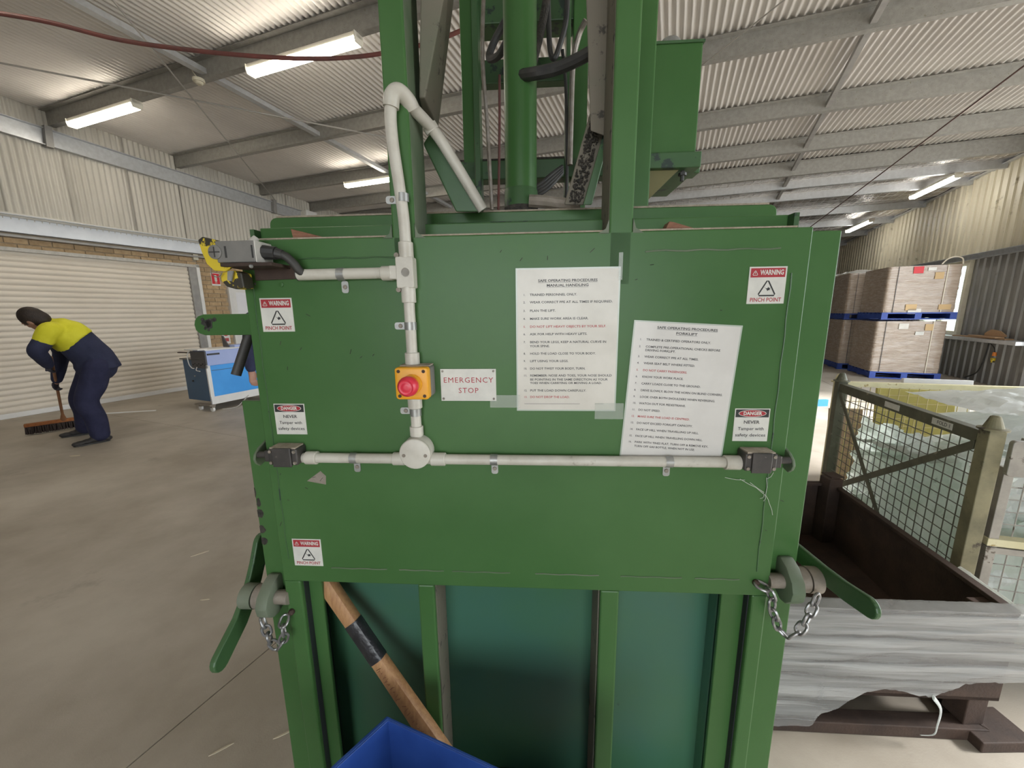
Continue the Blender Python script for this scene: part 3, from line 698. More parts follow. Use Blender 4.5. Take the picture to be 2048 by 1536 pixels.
hose([(999, 150, .48), (999, 260, .48), (997, 420, .48)], .004, 'red_pipe', 'control_cable')
for k in range(4): hose([(1060, 395 - 5 * k, .42), (1085, 385 - 7 * k, .43), (1105, 368 - 7 * k, .44), (1125, 345 - 4 * k, .45)], .006)
hose([(1058, 402, .26), (1090, 404, .26), (1120, 408, .26), (1160, 410, .26)], .016, 'dirty_steel', 'hydraulic_fitting')
# oil tank on its bracket
tk = P('oil_tank', MB().box(.338, .473, .45, .72, 1.908, 2.192), 'green', bevel=.004)
P('tank_lid', MB().box(.334, .477, .446, .724, 2.190, 2.197), 'green_worn', tk, bevel=.001)
P('filler_cap', MB().lathe([(0, .032), (.012, .034), (.024, .03), (.03, .024), (.032, .01)], (.395, .5, 2.197), (0, 0, 1), 20), 'zinc', tk, smooth=True)
P('sight_tube', MB().tube([(.476, .5, 1.99), (.480, .5, 1.995), (.480, .5, 2.10), (.476, .5, 2.105)], .003, 6), 'zinc', tk)
br_ = P('tank_bracket', MB().box(.30, .487, .44, .74, 1.864, 1.907), 'green_worn', bevel=.003)
P('bracket_gusset', MB().prism([(.30, 1.75), (.31, 1.75), (.43, 1.864), (.30, 1.864)], 'y', .46, .468), 'gusset_olive', br_)
P('bracket_bolt', MB().cyl((.445, .47, 1.835), (.445, .47, 1.866), .006, n=8).cyl((.445, .47, 1.85), (.445, .47, 1.858), .012, n=6), 'rubber_black', br_)
P('bracket_washer', MB().cyl((.318, .436, 1.93), (.318, .444, 1.93), .014, n=14), 'bare_steel', br_)

# ---- stickers and plates fixed to the plate
def tri_outline(cx, cz, w, h, t, y):
    o = [(cx - w / 2, cz - h / 2), (cx + w / 2, cz - h / 2), (cx, cz + h / 2)]
    mb = MB(); pts = []
    for i in range(3):
        a = Vector(o[i]); b = Vector(o[(i + 1) % 3]); c = Vector(o[i - 1])
        for q in (c, b):
            pts.append(a + (q - a).normalized() * t * 1.1)
    mb.tube([(p.x, y, p.y) for p in pts], t / 2, 6, closed=True)
    for i in range(len(mb.v)):
        x, yy, z = mb.v[i]; mb.v[i] = (x, y + (yy - y) * .12, z)
    return mb
def warning_sticker(cx, cz, label):
    s = .036
    st = P('warning_sticker', MB().box(cx - s, cx + s, -.0009, 0, cz - s, cz + s), 'white_label', label=label)
    P('red_header', MB().box(cx - s + .003, cx + s - .003, -.0013, -.0008, cz + .0155, cz + s - .0028), 'print_red', st)
    text('WARNING', .0135, 'white_label', st, cx + .0075, cz + .0245, -.0016, bold=.0004, width=.045)
    tw = tri_outline(cx - .0245, cz + .0245, .0105, .0095, .0011, -.0015); tw.build('alert_triangle', 'white_label', st)
    P('alert_mark', MB().box(cx - .0249, cx - .0241, -.0016, -.0013, cz + .0225, cz + .0265), 'white_label', st)
    tri_outline(cx + .001, cz - .0045, .0345, .031, .0028, -.0012).build('hazard_triangle', 'print_black', st)
    hand = MB().prism([(cx - .006, cz - .002), (cx - .004, cz - .0035), (cx + .001, cz - .0085), (cx + .0015, cz - .011), (cx + .004, cz - .0095), (cx + .0075, cz - .0095), (cx + .005, cz - .008), (cx + .0085, cz - .0075), (cx + .0055, cz - .0065), (cx + .008, cz - .005), (cx + .0045, cz - .005), (cx + .003, cz - .0035), (cx + .0015, cz - .006), (cx - .002, cz - .0055)], 'y', -.0014, -.0008)
    hand.build('hand_symbol', 'print_black', st)
    text('PINCH POINT', .0112, 'print_red', st, cx, cz - .0285, -.0012, bold=.00015, width=.060)
    return st
warning_sticker(-.560, 1.450, 'warning pinch point sticker at the upper left of the plate')
warning_sticker(.461, 1.497, 'warning pinch point sticker at the upper right of the plate')
warning_sticker(-.556, .878, 'warning pinch point sticker at the lower left of the plate')
def danger_sticker(cx, cz, label, worn=False):
    s = .036
    st = P('danger_sticker', MB().box(cx - s, cx + s, -.0009, 0, cz - s, cz + s), 'white_label', label=label)
    P('black_header', MB().box(cx - s + .002, cx + s - .002, -.0012, -.0008, cz + .017, cz + s - .002), 'print_black', st)
    ell = lambda a, b: [(cx + a * cos(2 * pi * i / 28), cz + .0255 + b * sin(2 * pi * i / 28)) for i in range(28)]
    P('white_oval', MB().prism(ell(.0285, .0078), 'y', -.0015, -.001), 'white_label', st)
    P('red_oval', MB().prism(ell(.0272, .0068), 'y', -.0018, -.0013), 'print_red', st)
    text('DANGER', .0105, 'white_label', st, cx, cz + .0255, -.0021, bold=.0004, width=.038)
    text('NEVER', .0098, 'print_grey', st, cx, cz + .006, -.0012, bold=.0002, width=.0325)
    text('Tamper with', .0098, 'print_grey', st, cx, cz - .0085, -.0012, bold=.0001, width=.053)
    text('safety devices', .0098, 'print_grey', st, cx, cz - .0225, -.0012, bold=.0001, width=.0625)
danger_sticker(-.5585, 1.2155, 'danger never tamper sticker at the left of the plate')
danger_sticker(.4595, 1.208, 'danger never tamper sticker at the right of the plate')
cx, cz = -.1455, 1.295
es = P('emergency_stop_plate', MB().box(cx - .0608, cx + .0608, -.0025, 0, cz - .0355, cz + .0355), 'white_label', bevel=.0006, label='white engraved plate reading emergency stop')
text('EMERGENCY', .0165, 'print_red', es, cx, cz + .0105, -.0027, width=.1085, spacing=1.15)
text('STOP', .0165, 'print_red', es, cx, cz - .0125, -.0027, width=.0435, spacing=1.15)
for sx in (-1, 1):
    for sz in (-1, 1): P('rivet', MB().lathe([(0, .0026), (-.001, .0024), (-.0018, .001)], (cx + sx * .0555, -.0025, cz + sz * .0305), (0, 1, 0), 10), 'bare_steel', es)

# ---- conduit run with its fittings
R = .0114; CD = -.013; XV = -.2625; ZH = 1.128
cr = P('conduit', MB().cyl((mp(602, 910, CD).x, CD, ZH), (.435, CD, ZH), R, n=18), 'conduit', smooth=True)
def sleeve(a, b, r=.0148, m='conduit_clean'): return P('coupling', MB().lathe([(0, r - .001), (.001, r), ((Vector(b) - Vector(a)).length - .001, r), ((Vector(b) - Vector(a)).length, r - .001)], a, Vector(b) - Vector(a), 18), m, cr, smooth=True)
P('conduit_riser', MB().cyl((XV, CD, 1.16), (XV, CD, 1.272), R, n=18), 'conduit_clean', cr, smooth=True)
P('conduit_riser', MB().cyl((XV, CD, 1.34), (XV, CD, 1.60), R, n=18), 'conduit_clean', cr, smooth=True)
xa = mp(597, 549, CD).x; zl = mp(700, 548, CD).z
P('conduit_branch', MB().cyl((xa, CD, zl), (XV - .014, CD, zl + .001), R, n=18), 'conduit', cr, smooth=True)
P('cable_end', MB().lathe([(0, .0122), (.001, .0125)], (xa, CD, zl), (-1, 0, 0), 16), 'rubber_black', cr)
# upper run over the post and down the brace
up = [(XV, CD, 1.595), (XV - .001, CD, 1.64), (XV - .006, CD, 1.70), (XV - .013, CD, 1.77), (XV - .015, CD, 1.815), (XV - .013, CD, 1.842)]
P('conduit_bend', MB().tube(bez(up, 6), R, 16), 'conduit_clean', cr, smooth=True)
el = [(XV - .013, CD, 1.838), (XV - .008, CD - .001, 1.858), (XV + .003, CD + .004, 1.866), (XV + .015, CD + .016, 1.858), (XV + .021, CD + .026, 1.846)]
P('conduit_elbow', MB().tube(bez(el, 6), .0152, 16), 'conduit', cr, smooth=True)
dn = [(XV + .019, CD + .022, 1.850), tuple(mp(868, 262, .07)), tuple(mp(905, 318, .09)), tuple(mp(966, 420, .115))]
P('conduit_drop', MB().tube(bez(dn, 5), R * 1.05, 16), 'conduit', cr, smooth=True)
a = mp(858, 250, .066); b = mp(866, 263, .070); P('coupling', MB().cyl(a, b, .0155, n=16), 'conduit', cr, smooth=True)
# tee box
tz = zl
tb = P('tee_box', MB().prism(rrect(XV - .0195, XV + .0165, tz - .031, tz + .031, .004), 'y', CD - .014, CD + .013), 'conduit_clean', cr, bevel=.002)
P('tee_side', MB().box(XV - .034, XV - .018, CD - .0135, CD + .012, tz - .013, tz + .014), 'conduit_clean', cr, bevel=.002)
P('tee_boss', MB().lathe([(0, .0105), (.0012, .0105), (.0012, .009), (.0004, .0085)], (XV + .0, CD - .0136, tz + .0), (0, -1, 0), 20), 'conduit_clean', cr)
for zz in (tz + .034, tz - .034): P('tee_screw', MB().cyl((XV - .017, CD - .012, zz), (XV - .017, CD - .004, zz), .005, n=12), 'dirty_steel', cr)
sleeve((XV, CD, tz + .028), (XV, CD, tz + .060)); sleeve((XV, CD, tz - .060), (XV, CD, tz - .028)); sleeve((XV - .053, CD, tz), (XV - .030, CD, tz))
sleeve((XV, CD, 1.341), (XV, CD, 1.368), .0155); sleeve((XV, CD, 1.246), (XV, CD, 1.274), .0155); sleeve((XV, CD, 1.183), (XV, CD, 1.205))
sleeve((XV - .057, CD, ZH), (XV - .03, CD, ZH)); sleeve((XV + .03, CD, ZH), (XV + .062, CD, ZH))
sleeve((-.523, CD, ZH), (-.497, CD, ZH), .0152); sleeve((.405, CD, ZH), (.437, CD, ZH), .0155, 'conduit')
# round junction box
jx, jz = -.2625, 1.148
jb = P('junction_box', MB().lathe([(0, .034), (.028, .034), (.029, .0335)], (jx, 0, jz - .0), (0, -1, 0), 36), 'conduit', cr, smooth=True)
jb2 = P('junction_lid', MB().lathe([(.028, .0342), (.036, .0342), (.0375, .033), (.038, .0315)], (jx, 0, jz), (0, -1, 0), 36), 'conduit_clean', cr, smooth=True)
for sx in (-.024, .024): P('lid_screw', MB().lathe([(.0375, .0042), (.0388, .004), (.0385, .0018)], (jx + sx, 0, jz - .003), (0, -1, 0), 12), 'dirty_steel', cr)
# saddles
def saddle(c, along, tab):
    """half clip around the conduit with a screwed tab"""
    c = Vector(c); al = Vector(along); tb_ = Vector(tab); mb = MB(); n = 12; r = R + .0015; pts = []
    out = Vector((0, -1, 0))
    for i in range(n + 1):
        t = pi * i / n; pts.append(c + tb_ * (r * cos(t)) + out * (r * sin(t) - .001))
    w = .008
    vs = [p - al * w for p in pts] + [p + al * w for p in pts]
    mb.add(vs, [(i, i + 1, n + 2 + i, n + 1 + i) for i in range(n)])
    s = P('saddle', mb, 'zinc', cr, smooth=True)
    q = c + tb_ * (r + .0125); q.y = -.0015
    tbm = MB(); hw = .0075; hl = .0125
    pr = rrect(-hl, hl, -hw, hw, .005)
    vs = [q + tb_ * p[0] + al * p[1] + Vector((0, -.0008, 0)) for p in pr]; vs2 = [v + Vector((0, .0016, 0)) for v in vs]; k = len(vs)
    tbm.add(vs + vs2, [tuple(range(k)), tuple(range(2 * k - 1, k - 1, -1))] + [(i, (i + 1) % k, k + (i + 1) % k, k + i) for i in range(k)])
    P('saddle_tab', tbm, 'zinc', cr)
    P('saddle_screw', MB().lathe([(0, .0048), (.0018, .0042), (.0022, .0015)], q + Vector((0, -.001, 0)), (0, -1, 0), 12), 'dirty_steel', cr)
saddle((mp(683, 548, CD).x, CD, zl), (1, 0, 0), (0, 0, -1))
saddle((XV, CD, mp(820, 652, CD).z), (0, 0, 1), (-1, 0, 0))
saddle((XV, CD, mp(830, 824, CD).z), (0, 0, 1), (-1, 0, 0))
saddle((XV - .001, CD, mp(812, 396, CD).z), (0, 0, 1), (-1, 0, 0))
for px in (708, 988, 1338): saddle((mp(px, 914, CD).x, CD, ZH), (1, 0, 0), (0, 0, -1))
# emergency stop button box
ex, ez = -.2535, 1.3075
eb = P('emergency_stop_box', MB().prism(rrect(ex - .0345, ex + .0345, ez - .033, ez + .0335, .006), 'y', -.034, 0), 'grey_plastic', bevel=.002, label='emergency stop box with red mushroom button')
P('yellow_cover', MB().prism(rrect(ex - .035, ex + .035, ez - .0335, ez + .034, .007), 'y', -.056, -.034), 'estop_yellow', eb, bevel=.004, smooth=True)
bx, bz_ = ex + .002, ez + .0
P('button_collar', MB().lathe([(.055, .0205), (.062, .020), (.064, .016), (.078, .0135)], (bx, 0, bz_), (0, -1, 0), 28), 'estop_yellow', eb, smooth=True)
P('red_button', MB().lathe([(.072, .0135), (.076, .0195), (.084, .0205), (.091, .0195), (.0955, .016), (.097, .0145), (.0962, .013), (.0962, .0095), (.097, .008), (.0975, .004), (.0973, .001)], (bx, 0, bz_), (0, -1, 0), 32), 'estop_red', eb, smooth=True)
for sx in (-.026, .026):
    for sz in (-.0255, .026): P('cover_screw', MB().lathe([(.0555, .0036), (.0568, .0036), (.0564, .002)], (ex + sx, 0, ez + sz), (0, -1, 0), 12), 'rust_brown', eb)
P('dust_strip', MB().box(ex - .03, ex + .033, -.034, -.002, ez + .0335, ez + .036), 'dust_top', eb)

# ---- limit switches with striker tabs
def limit_switch(x0, x1, z0, z1, flip, label):
    s = 1 if flip else -1
    ls = P('limit_switch', MB().prism(rrect(x0, x1, z0, z1, .004), 'y', -.036, 0), 'black_plastic', bevel=.0025, label=label)
    P('switch_cover', MB().box(x0 + .012, x1 - .012, -.041, -.036, z0 - .003, z1 + .003), 'black_plastic', ls, bevel=.002)
    for x in (x0 + .006, x1 - .006):
        for z in (z0 + .006, z1 - .006): P('cover_screw', MB().lathe([(.036, .0038), (.0385, .0036), (.038, .0015)], (x, 0, z), (0, -1, 0), 10), 'dirty_steel', ls)
    P('dust_strip', MB().box(x0 + .004, x1 - .004, -.034, -.002, z1, z1 + .003), 'dust_top', ls)
    xe = x1 if flip else x0
    P('plunger_neck', MB().box(min(xe, xe + s * .012), max(xe, xe + s * .012), -.032, -.008, z0 + .006, z1 - .006), 'black_plastic', ls, bevel=.002)
    P('plunger', MB().cyl((xe + s * .012, -.02, (z0 + z1) / 2), (xe + s * .034, -.02, (z0 + z1) / 2), .0075, n=14), 'black_plastic', ls, smooth=True)
    xt = xe + s * .036
    pr = [(.03, 1.165), (-.012, 1.150), (-.026, 1.139), (-.030, 1.128), (-.026, 1.117), (-.016, 1.108), (.03, 1.118)]
    P('striker_tab', MB().prism(pr, 'x', xt, xt + s * .006), 'green_dusty', ls, bevel=.0015)
limit_switch(.436, .500, 1.118, 1.156, True, 'black limit switch at the right end of the conduit')
limit_switch(-.597, -.530, 1.118, 1.156, False, 'black limit switch at the left end of the conduit')

# ---- door lock handles: pin, hook plate, boss, bar; chains of single links
def ring_link(c, t, up, L=.030, Wd=.019, r=.0032):
    """an oval chain link whose long axis is t, lying in the plane of t and up"""
    c = Vector(c); t = Vector(t).normalized(); up = Vector(up); up = (up - t * up.dot(t)).normalized(); pts = []
    a = L / 2 - Wd / 2; h = Wd / 2
    for i in range(7): th = -pi / 2 + pi * i / 6; pts.append(c + t * (a + h * cos(th)) + up * (h * sin(th)))
    for i in range(7): th = pi / 2 + pi * i / 6; pts.append(c + t * (-a + h * cos(th)) + up * (h * sin(th)))
    return MB().tube(pts, r, 8, closed=True)
def chain(pts, label, eye_at):
    an = P('chain', MB().ball(eye_at, .008, 10), 'rust_brown', label=label, smooth=True)
    P_ = bez(pts, 24); acc = [0]
    for i in range(1, len(P_)): acc.append(acc[-1] + (P_[i] - P_[i - 1]).length)
    tot = acc[-1]; step = .0225; n = int(tot / step)
    for k in range(n):
        s0 = (k + .5) * tot / n; i = max(j for j in range(len(acc)) if acc[j] <= s0); i = min(i, len(P_) - 2)
        f = (s0 - acc[i]) / max(1e-6, acc[i + 1] - acc[i]); c = P_[i].lerp(P_[i + 1], f); t = P_[i + 1] - P_[i]
        upv = Vector((.35, -1, .2)) if k % 2 else Vector((1, .45, .15))
        ring_link(c, t, upv).build('chain_link', 'chain_steel', an, smooth=True)
# right handle
zr = .838
lh = P('lock_handle', MB().prism([(.045, .875), (.02, .885), (-.005, .875), (-.028, .852), (-.036, .83), (-.032, .808), (-.015, .79), (.005, .786), (.03, .80), (.045, .82)], 'x', .567, .597), 'green_dusty', bevel=.004, smooth=True, label='right lock handle with hook plate and flat bar')
P('lock_pin', MB().cyl((.535, .005, zr - .004), (.60, .005, zr - .004), .0165, n=24), 'dirty_steel', lh, smooth=True)
P('lock_boss', MB().cyl((.597, .012, zr - .004), (.622, .012, zr - .004), .028, n=28), 'dirty_steel', lh, smooth=True)
P('lock_boss', MB().cyl((.625, .012, zr - .004), (.650, .012, zr - .004), .029, n=28), 'dirty_steel', lh, smooth=True)
def bar(pts, s0, s1, w):
    """flat bar with round ends in the d-z plane"""
    pts = [Vector(p) for p in pts]; L1 = []; L2 = []
    for i, p in enumerate(pts):
        t = (pts[min(i + 1, len(pts) - 1)] - pts[max(i - 1, 0)]).normalized(); nrm = Vector((-t.y, t.x))
        L1.append(p + nrm * w); L2.append(p - nrm * w)
    def cap(c, t, sgn): 
        nrm = Vector((-t.y, t.x)); return [c + nrm * (w * cos(a)) * sgn + t * (w * sin(a)) * sgn for a in [pi * i / 8 for i in range(1, 8)]]
    te = (pts[-1] - pts[-2]).normalized(); ts = (pts[1] - pts[0]).normalized()
    poly = L1 + cap(pts[-1], te, 1) + L2[::-1] + cap(pts[0], ts, -1)
    return MB().prism([(p.x, p.y) for p in poly], 'x', s0, s1)
P('handle_bar', bar([(.10, .852), (.05, .854), (.0, .856), (-.06, .862), (-.118, .873)], .650, .661, .021), 'green_worn', lh, bevel=.003)
chain([mp(1512, 1166, -.006), mp(1540, 1185, -.02), mp(1546, 1225, -.025), mp(1562, 1262, -.03), mp(1583, 1272, -.04), mp(1606, 1252, -.045), mp(1622, 1222, -.04), mp(1636, 1190, -.03)], 'steel chain hanging from the right lock handle', mp(1512, 1166, -.004))
# left handle
zl_ = .748
lh = P('lock_handle', MB().prism([(.045, .79), (.02, .80), (-.006, .79), (-.03, .768), (-.04, .745), (-.036, .722), (-.018, .706), (.004, .702), (.03, .716), (.045, .735)], 'x', -.682, -.652), 'green_dusty', bevel=.004, smooth=True, label='left lock handle with hook plate and bent flat bar')
P('lock_pin', MB().cyl((-.62, .004, zl_), (-.69, .004, zl_), .0175, n=24), 'dirty_steel', lh, smooth=True)
P('lock_boss', MB().cyl((-.682, .004, zl_), (-.703, .004, zl_), .029, n=28), 'dirty_steel', lh, smooth=True)
P('lock_boss', MB().cyl((-.706, .004, zl_), (-.737, .004, zl_), .030, n=28), 'green_dusty', lh, smooth=True)
P('handle_bar', bar([(.088, .845), (.066, .80), (.045, .765), (.022, .733), (-.018, .694), (-.088, .650)], -.750, -.736, .0245), 'green_worn', lh, bevel=.003)
chain([mp(572, 1232, -.006), mp(566, 1250, -.022), mp(568, 1275, -.024), mp(556, 1294, -.024), mp(541, 1280, -.028), mp(531, 1255, -.03), mp(523, 1236, -.026)], 'steel chain hanging from the left lock handle', mp(583, 1224, -.004))

# ---- safety switch on its bracket, top left
sw = P('safety_switch', MB().box(-.628, -.549, -.062, -.018, 1.553, 1.594), 'grey_plastic', bevel=.002, label='grey safety switch box with a black cable')
P('switch_cap', MB().lathe([(.062, .0135), (.0645, .0135), (.065, .0125)], (-.629, 0, 1.573), (0, -1, 0), 24), 'grey_plastic', sw, smooth=True)
P('cap_slot', MB().box(-.640, -.618, -.0658, -.0645, 1.572, 1.574).box(-.630, -.628, -.0658, -.0645, 1.563, 1.583), 'rubber_black', sw)
P('switch_slot', MB().box(-.610, -.606, -.0625, -.061, 1.562, 1.584).box(-.555, -.5515, -.0625, -.061, 1.561, 1.585), 'rubber_black', sw)
P('end_cover', MB().box(-.549, -.5465, -.062, -.012, 1.553, 1.594), 'pale_grey', sw, bevel=.001)
P('top_knob', MB().cyl((-.575, -.03, 1.594), (-.567, -.025, 1.606), .009, .006, 12), 'pale_grey', sw, smooth=True)
P('cable_gland', MB().cyl((-.547, -.036, 1.575), (-.524, -.034, 1.573), .0145, .013, 10), 'rubber_black', sw)
P('gland_nut', MB().cyl((-.524, -.034, 1.573), (-.512, -.032, 1.570), .011, .0095, 14), 'rubber_black', sw)
P('cable', MB().tube(bez([(-.515, -.033, 1.571), (-.504, -.031, 1.565), (-.494, -.026, 1.553), (-.486, -.02, 1.538), (-.478, -.0135, zl + .0)], 6), .0085, 12), 'rubber_black', sw, smooth=True)
P('switch_bracket', MB().box(-.62, -.515, -.066, .0, 1.545, 1.552), 'rust_brown', sw, bevel=.001)
P('bracket_web', MB().prism([(-.595, 1.545), (-.595, 1.523), (-.50, 1.525), (-.478, 1.535), (-.50, 1.55)], 'y', -.006, 0), 'rust_brown', sw)
P('bracket_screw', MB().lathe([(0, .004), (.003, .003)], (-.556, -.066, 1.5445), (0, -1, 0), 8), 'zinc', sw)
yk = P('yellow_key_bracket', MB().prism([(-.667, 1.598), (-.657, 1.604), (-.628, 1.597), (-.606, 1.58), (-.602, 1.548), (-.62, 1.537), (-.643, 1.539), (-.656, 1.552), (-.663, 1.575)], 'y', -.056, -.048), 'yellow_chipped', bevel=.0015)
P('key_hook', MB().prism([(-.640, 1.536), (-.61, 1.54), (-.595, 1.535), (-.593, 1.505), (-.612, 1.503), (-.630, 1.508), (-.640, 1.520)], 'y', -.045, -.015), 'yellow_chipped', yk, bevel=.002)
P('key_blade', MB().hexa([(-.618, -.052, 1.538), (-.606, -.052, 1.538), (-.613, -.052, 1.518), (-.621, -.052, 1.520), (-.618, -.049, 1.538), (-.606, -.049, 1.538), (-.613, -.049, 1.518), (-.621, -.049, 1.520)]), 'zinc', yk)
P('split_ring', MB().tube([(-.643 + .012 * cos(2 * pi * i / 18), -.05, 1.538 + .011 * sin(2 * pi * i / 18)) for i in range(18)], .0009, 5, closed=True), 'bare_steel', yk)
# ---- side latch plate and black lever at the left edge
lp = P('latch_plate', MB().prism([(-.60, 1.4535), (-.752, 1.4535), (-.766, 1.449), (-.774, 1.440), (-.777, 1.430), (-.775, 1.418), (-.767, 1.410), (-.755, 1.406), (-.60, 1.406)], 'y', .024, .034), 'green', bevel=.002)
blot = MB()
for i in range(60):
    a = random.uniform(0, 2 * pi); r = abs(random.gauss(0, .5))
    blot.cyl((-.742 + .016 * r * cos(a), .0240, 1.431 + .014 * r * sin(a)), (-.742 + .016 * r * cos(a), .0232, 1.431 + .014 * r * sin(a)), random.uniform(.0012, .005), n=7)
o = P('paint_blot', blot, 'rubber_black', lp); o['kind'] = 'stuff'
P('lever_rod', MB().cyl(mp(503, 655, .05), mp(472, 750, .02), .0105, n=18), 'rubber_black', smooth=True)
# scuffs where paint is chipped on the left flange
chips = MB()
for (x, y, rx, rz) in ((519, 1028, .012, .012), (524, 1060, .010, .012), (527, 1082, .012, .010), (508, 985, .005, .014), (517, 1005, .006, .012)):
    c = mp(x, y, .0296); pr = [(c.x + rx * cos(2 * pi * i / 12) * random.uniform(.7, 1.15), c.z + rz * sin(2 * pi * i / 12) * random.uniform(.7, 1.15)) for i in range(12)]
    pr = [(max(p[0], -.6945), p[1]) for p in pr]
    chips.prism(pr, 'y', .0296, .0305)
o = P('chipped_paint', chips, 'grease_dirt'); o['kind'] = 'stuff'
P('bolt_head', MB().lathe([(0, .0055), (.0015, .005), (.002, .002)], mp(563, 569, 0), (0, -1, 0), 14), 'green', smooth=True)
P('bolt_hole', MB().cyl(mp(511, 568, .0), mp(511, 568, -.0004), .0028, n=12), 'rubber_black')
scr = MB()
for (x, y) in ((1000, 505), (1040, 522), (560, 950), (575, 1000), (560, 1052), (600, 700), (700, 708), (720, 716), (1300, 530), (625, 955), (640, 962), (1560, 1000), (1530, 1060), (560, 690), (575, 740), (610, 975), (1180, 505), (1095, 520), (1270, 560), (745, 712), (1440, 620), (612, 628)):
    p = mp(x, y, -.0003); a = random.uniform(-.5, 1.6); l = random.uniform(.004, .013)
    scr.cyl(p, p + Vector((l * cos(a), 0, l * sin(a))), .0006, n=5)
o = P('scratch_marks', scr, 'grease_dirt'); o['kind'] = 'stuff'
P('sticker_residue', MB().prism([(mp(x, y).x, mp(x, y).z) for x, y in ((614, 962), (641, 942), (652, 952), (652, 969))], 'y', -.0005, 0), 'dirty_steel')
# cobweb strands below the right switch
web = MB()
for a, b in (((1480, 958), (1512, 975)), ((1512, 975), (1530, 990)), ((1530, 990), (1527, 1002)), ((1533, 955), (1531, 990)), ((1547, 945), (1533, 958)), ((1531, 990), (1538, 1005)), ((1450, 955), (1490, 960)), ((1538, 1005), (1545, 1030)), ((1500, 965), (1528, 985)), ((1528, 990), (1520, 997))):
    web.tube([mp(*a, -.002), mp((a[0] + b[0]) / 2 + 2, (a[1] + b[1]) / 2 + 2, -.003), mp(*b, -.002)], .0006, 5)
o = P('cobweb', web, 'cobweb'); o['kind'] = 'stuff'

# ================================================================== NOTICES, TIMBER, BIN around the press
def notice(name, corners_c, rot, w, h, title, lines, label, m, size, red, footer=None):
    cx, cz = corners_c
    nt = empty(name, MORG + MX * cx + Vector((0, 0, cz)), 0); nt.rotation_euler = (0, rot, -MANG)
    MB().box(-w / 2, w / 2, -.0012, -.0004, -h / 2, h / 2).build('sheet', m, nt)
    for a, b, c, d in ((-w / 2 - .003, w / 2 + .003, h / 2, h / 2 + .003), (-w / 2 - .003, w / 2 + .003, -h / 2 - .003, -h / 2), (-w / 2 - .003, -w / 2, -h / 2, h / 2), (w / 2, w / 2 + .003, -h / 2, h / 2)):
        MB().box(a, b, -.0012, -.0004, c, d).build('laminate_border', 'laminate_edge', nt)
    for (t, z, wd_) in title:
        text(t, size * 1.08, 'print_grey', nt, 0, z, -.0014, bold=.00018, width=wd_)
        MB().box(-wd_ / 2, wd_ / 2, -.0014, -.0012, z - size * .58, z - size * .5).build('underline', 'print_grey', nt)
    x0 = -w / 2 + .0125
    for (num, t, z, wd_) in lines:
        mm = 'print_faded_red' if num in red else 'print_grey'
        if num: text(num + '.', size * .9, mm, nt, x0, z, -.0014, 'LEFT', bold=.0001)
        me = text(t, size, mm, nt, 0, z, -.0014, 'LEFT', bold=.00013, width=wd_)
        me.location.x = x0 + .0135
    if footer:
        for a, b in footer: MB().box(a, b, -.0014, -.0012, -h / 2 + .0125, -h / 2 + .0131).build('footer_line', 'print_grey', nt)
    tag(nt, label, 'notice'); return nt
# first notice, local z measured from its centre (height .295)
def zz(y): return mp(1135, y).z - 1.388
L1 = [('1', 'TRAINED PERSONNEL ONLY.', 589, .097), ('2', 'WEAR CORRECT PPE AT ALL TIMES IF REQUIRED.', 604, .170), ('3', 'PLAN THE LIFT.', 621, .053), ('4', 'MAKE SURE WORK AREA IS CLEAR.', 637, .121),
      ('5', 'DO NOT LIFT HEAVY OBJECTS BY YOUR SELF.', 653, .158), ('6', 'ASK FOR HELP WITH HEAVY LIFTS.', 668, .120), ('7', 'BEND YOUR LEGS, KEEP A NATURAL CURVE IN', 684, .159), ('', 'YOUR SPINE.', 692, .042),
      ('8', 'HOLD THE LOAD CLOSE TO YOUR BODY.', 707, .138), ('9', 'LIFT USING YOUR LEGS.', 722, .081), ('10', 'DO NOT TWIST YOUR BODY, TURN.', 737, .117), ('11', 'REMEMBER: NOSE AND TOES, YOUR NOSE SHOULD', 751, .173),
      ('', 'BE POINTING IN THE SAME DIRECTION AS YOUR', 759, .165), ('', 'TOES WHEN CARRYING OR MOVING A LOAD.', 766, .153), ('12', 'PUT THE LOAD DOWN CAREFULLY.', 781, .120), ('13', 'DO NOT DROP THE LOAD.', 794, .085)]
notice('safety_notice', (.0665, 1.388), 0.0, .207, .295, [('SAFE OPERATING PROCEDURES', zz(561), .121), ('MANUAL HANDLING', zz(570.5), .085)],
       [(a, b, zz(c), d) for a, b, c, d in L1], 'laminated manual handling notice, the more upright of the two', 'paper', .0066, ('5', '13'), [(-.09, .03), (.062, .08)])
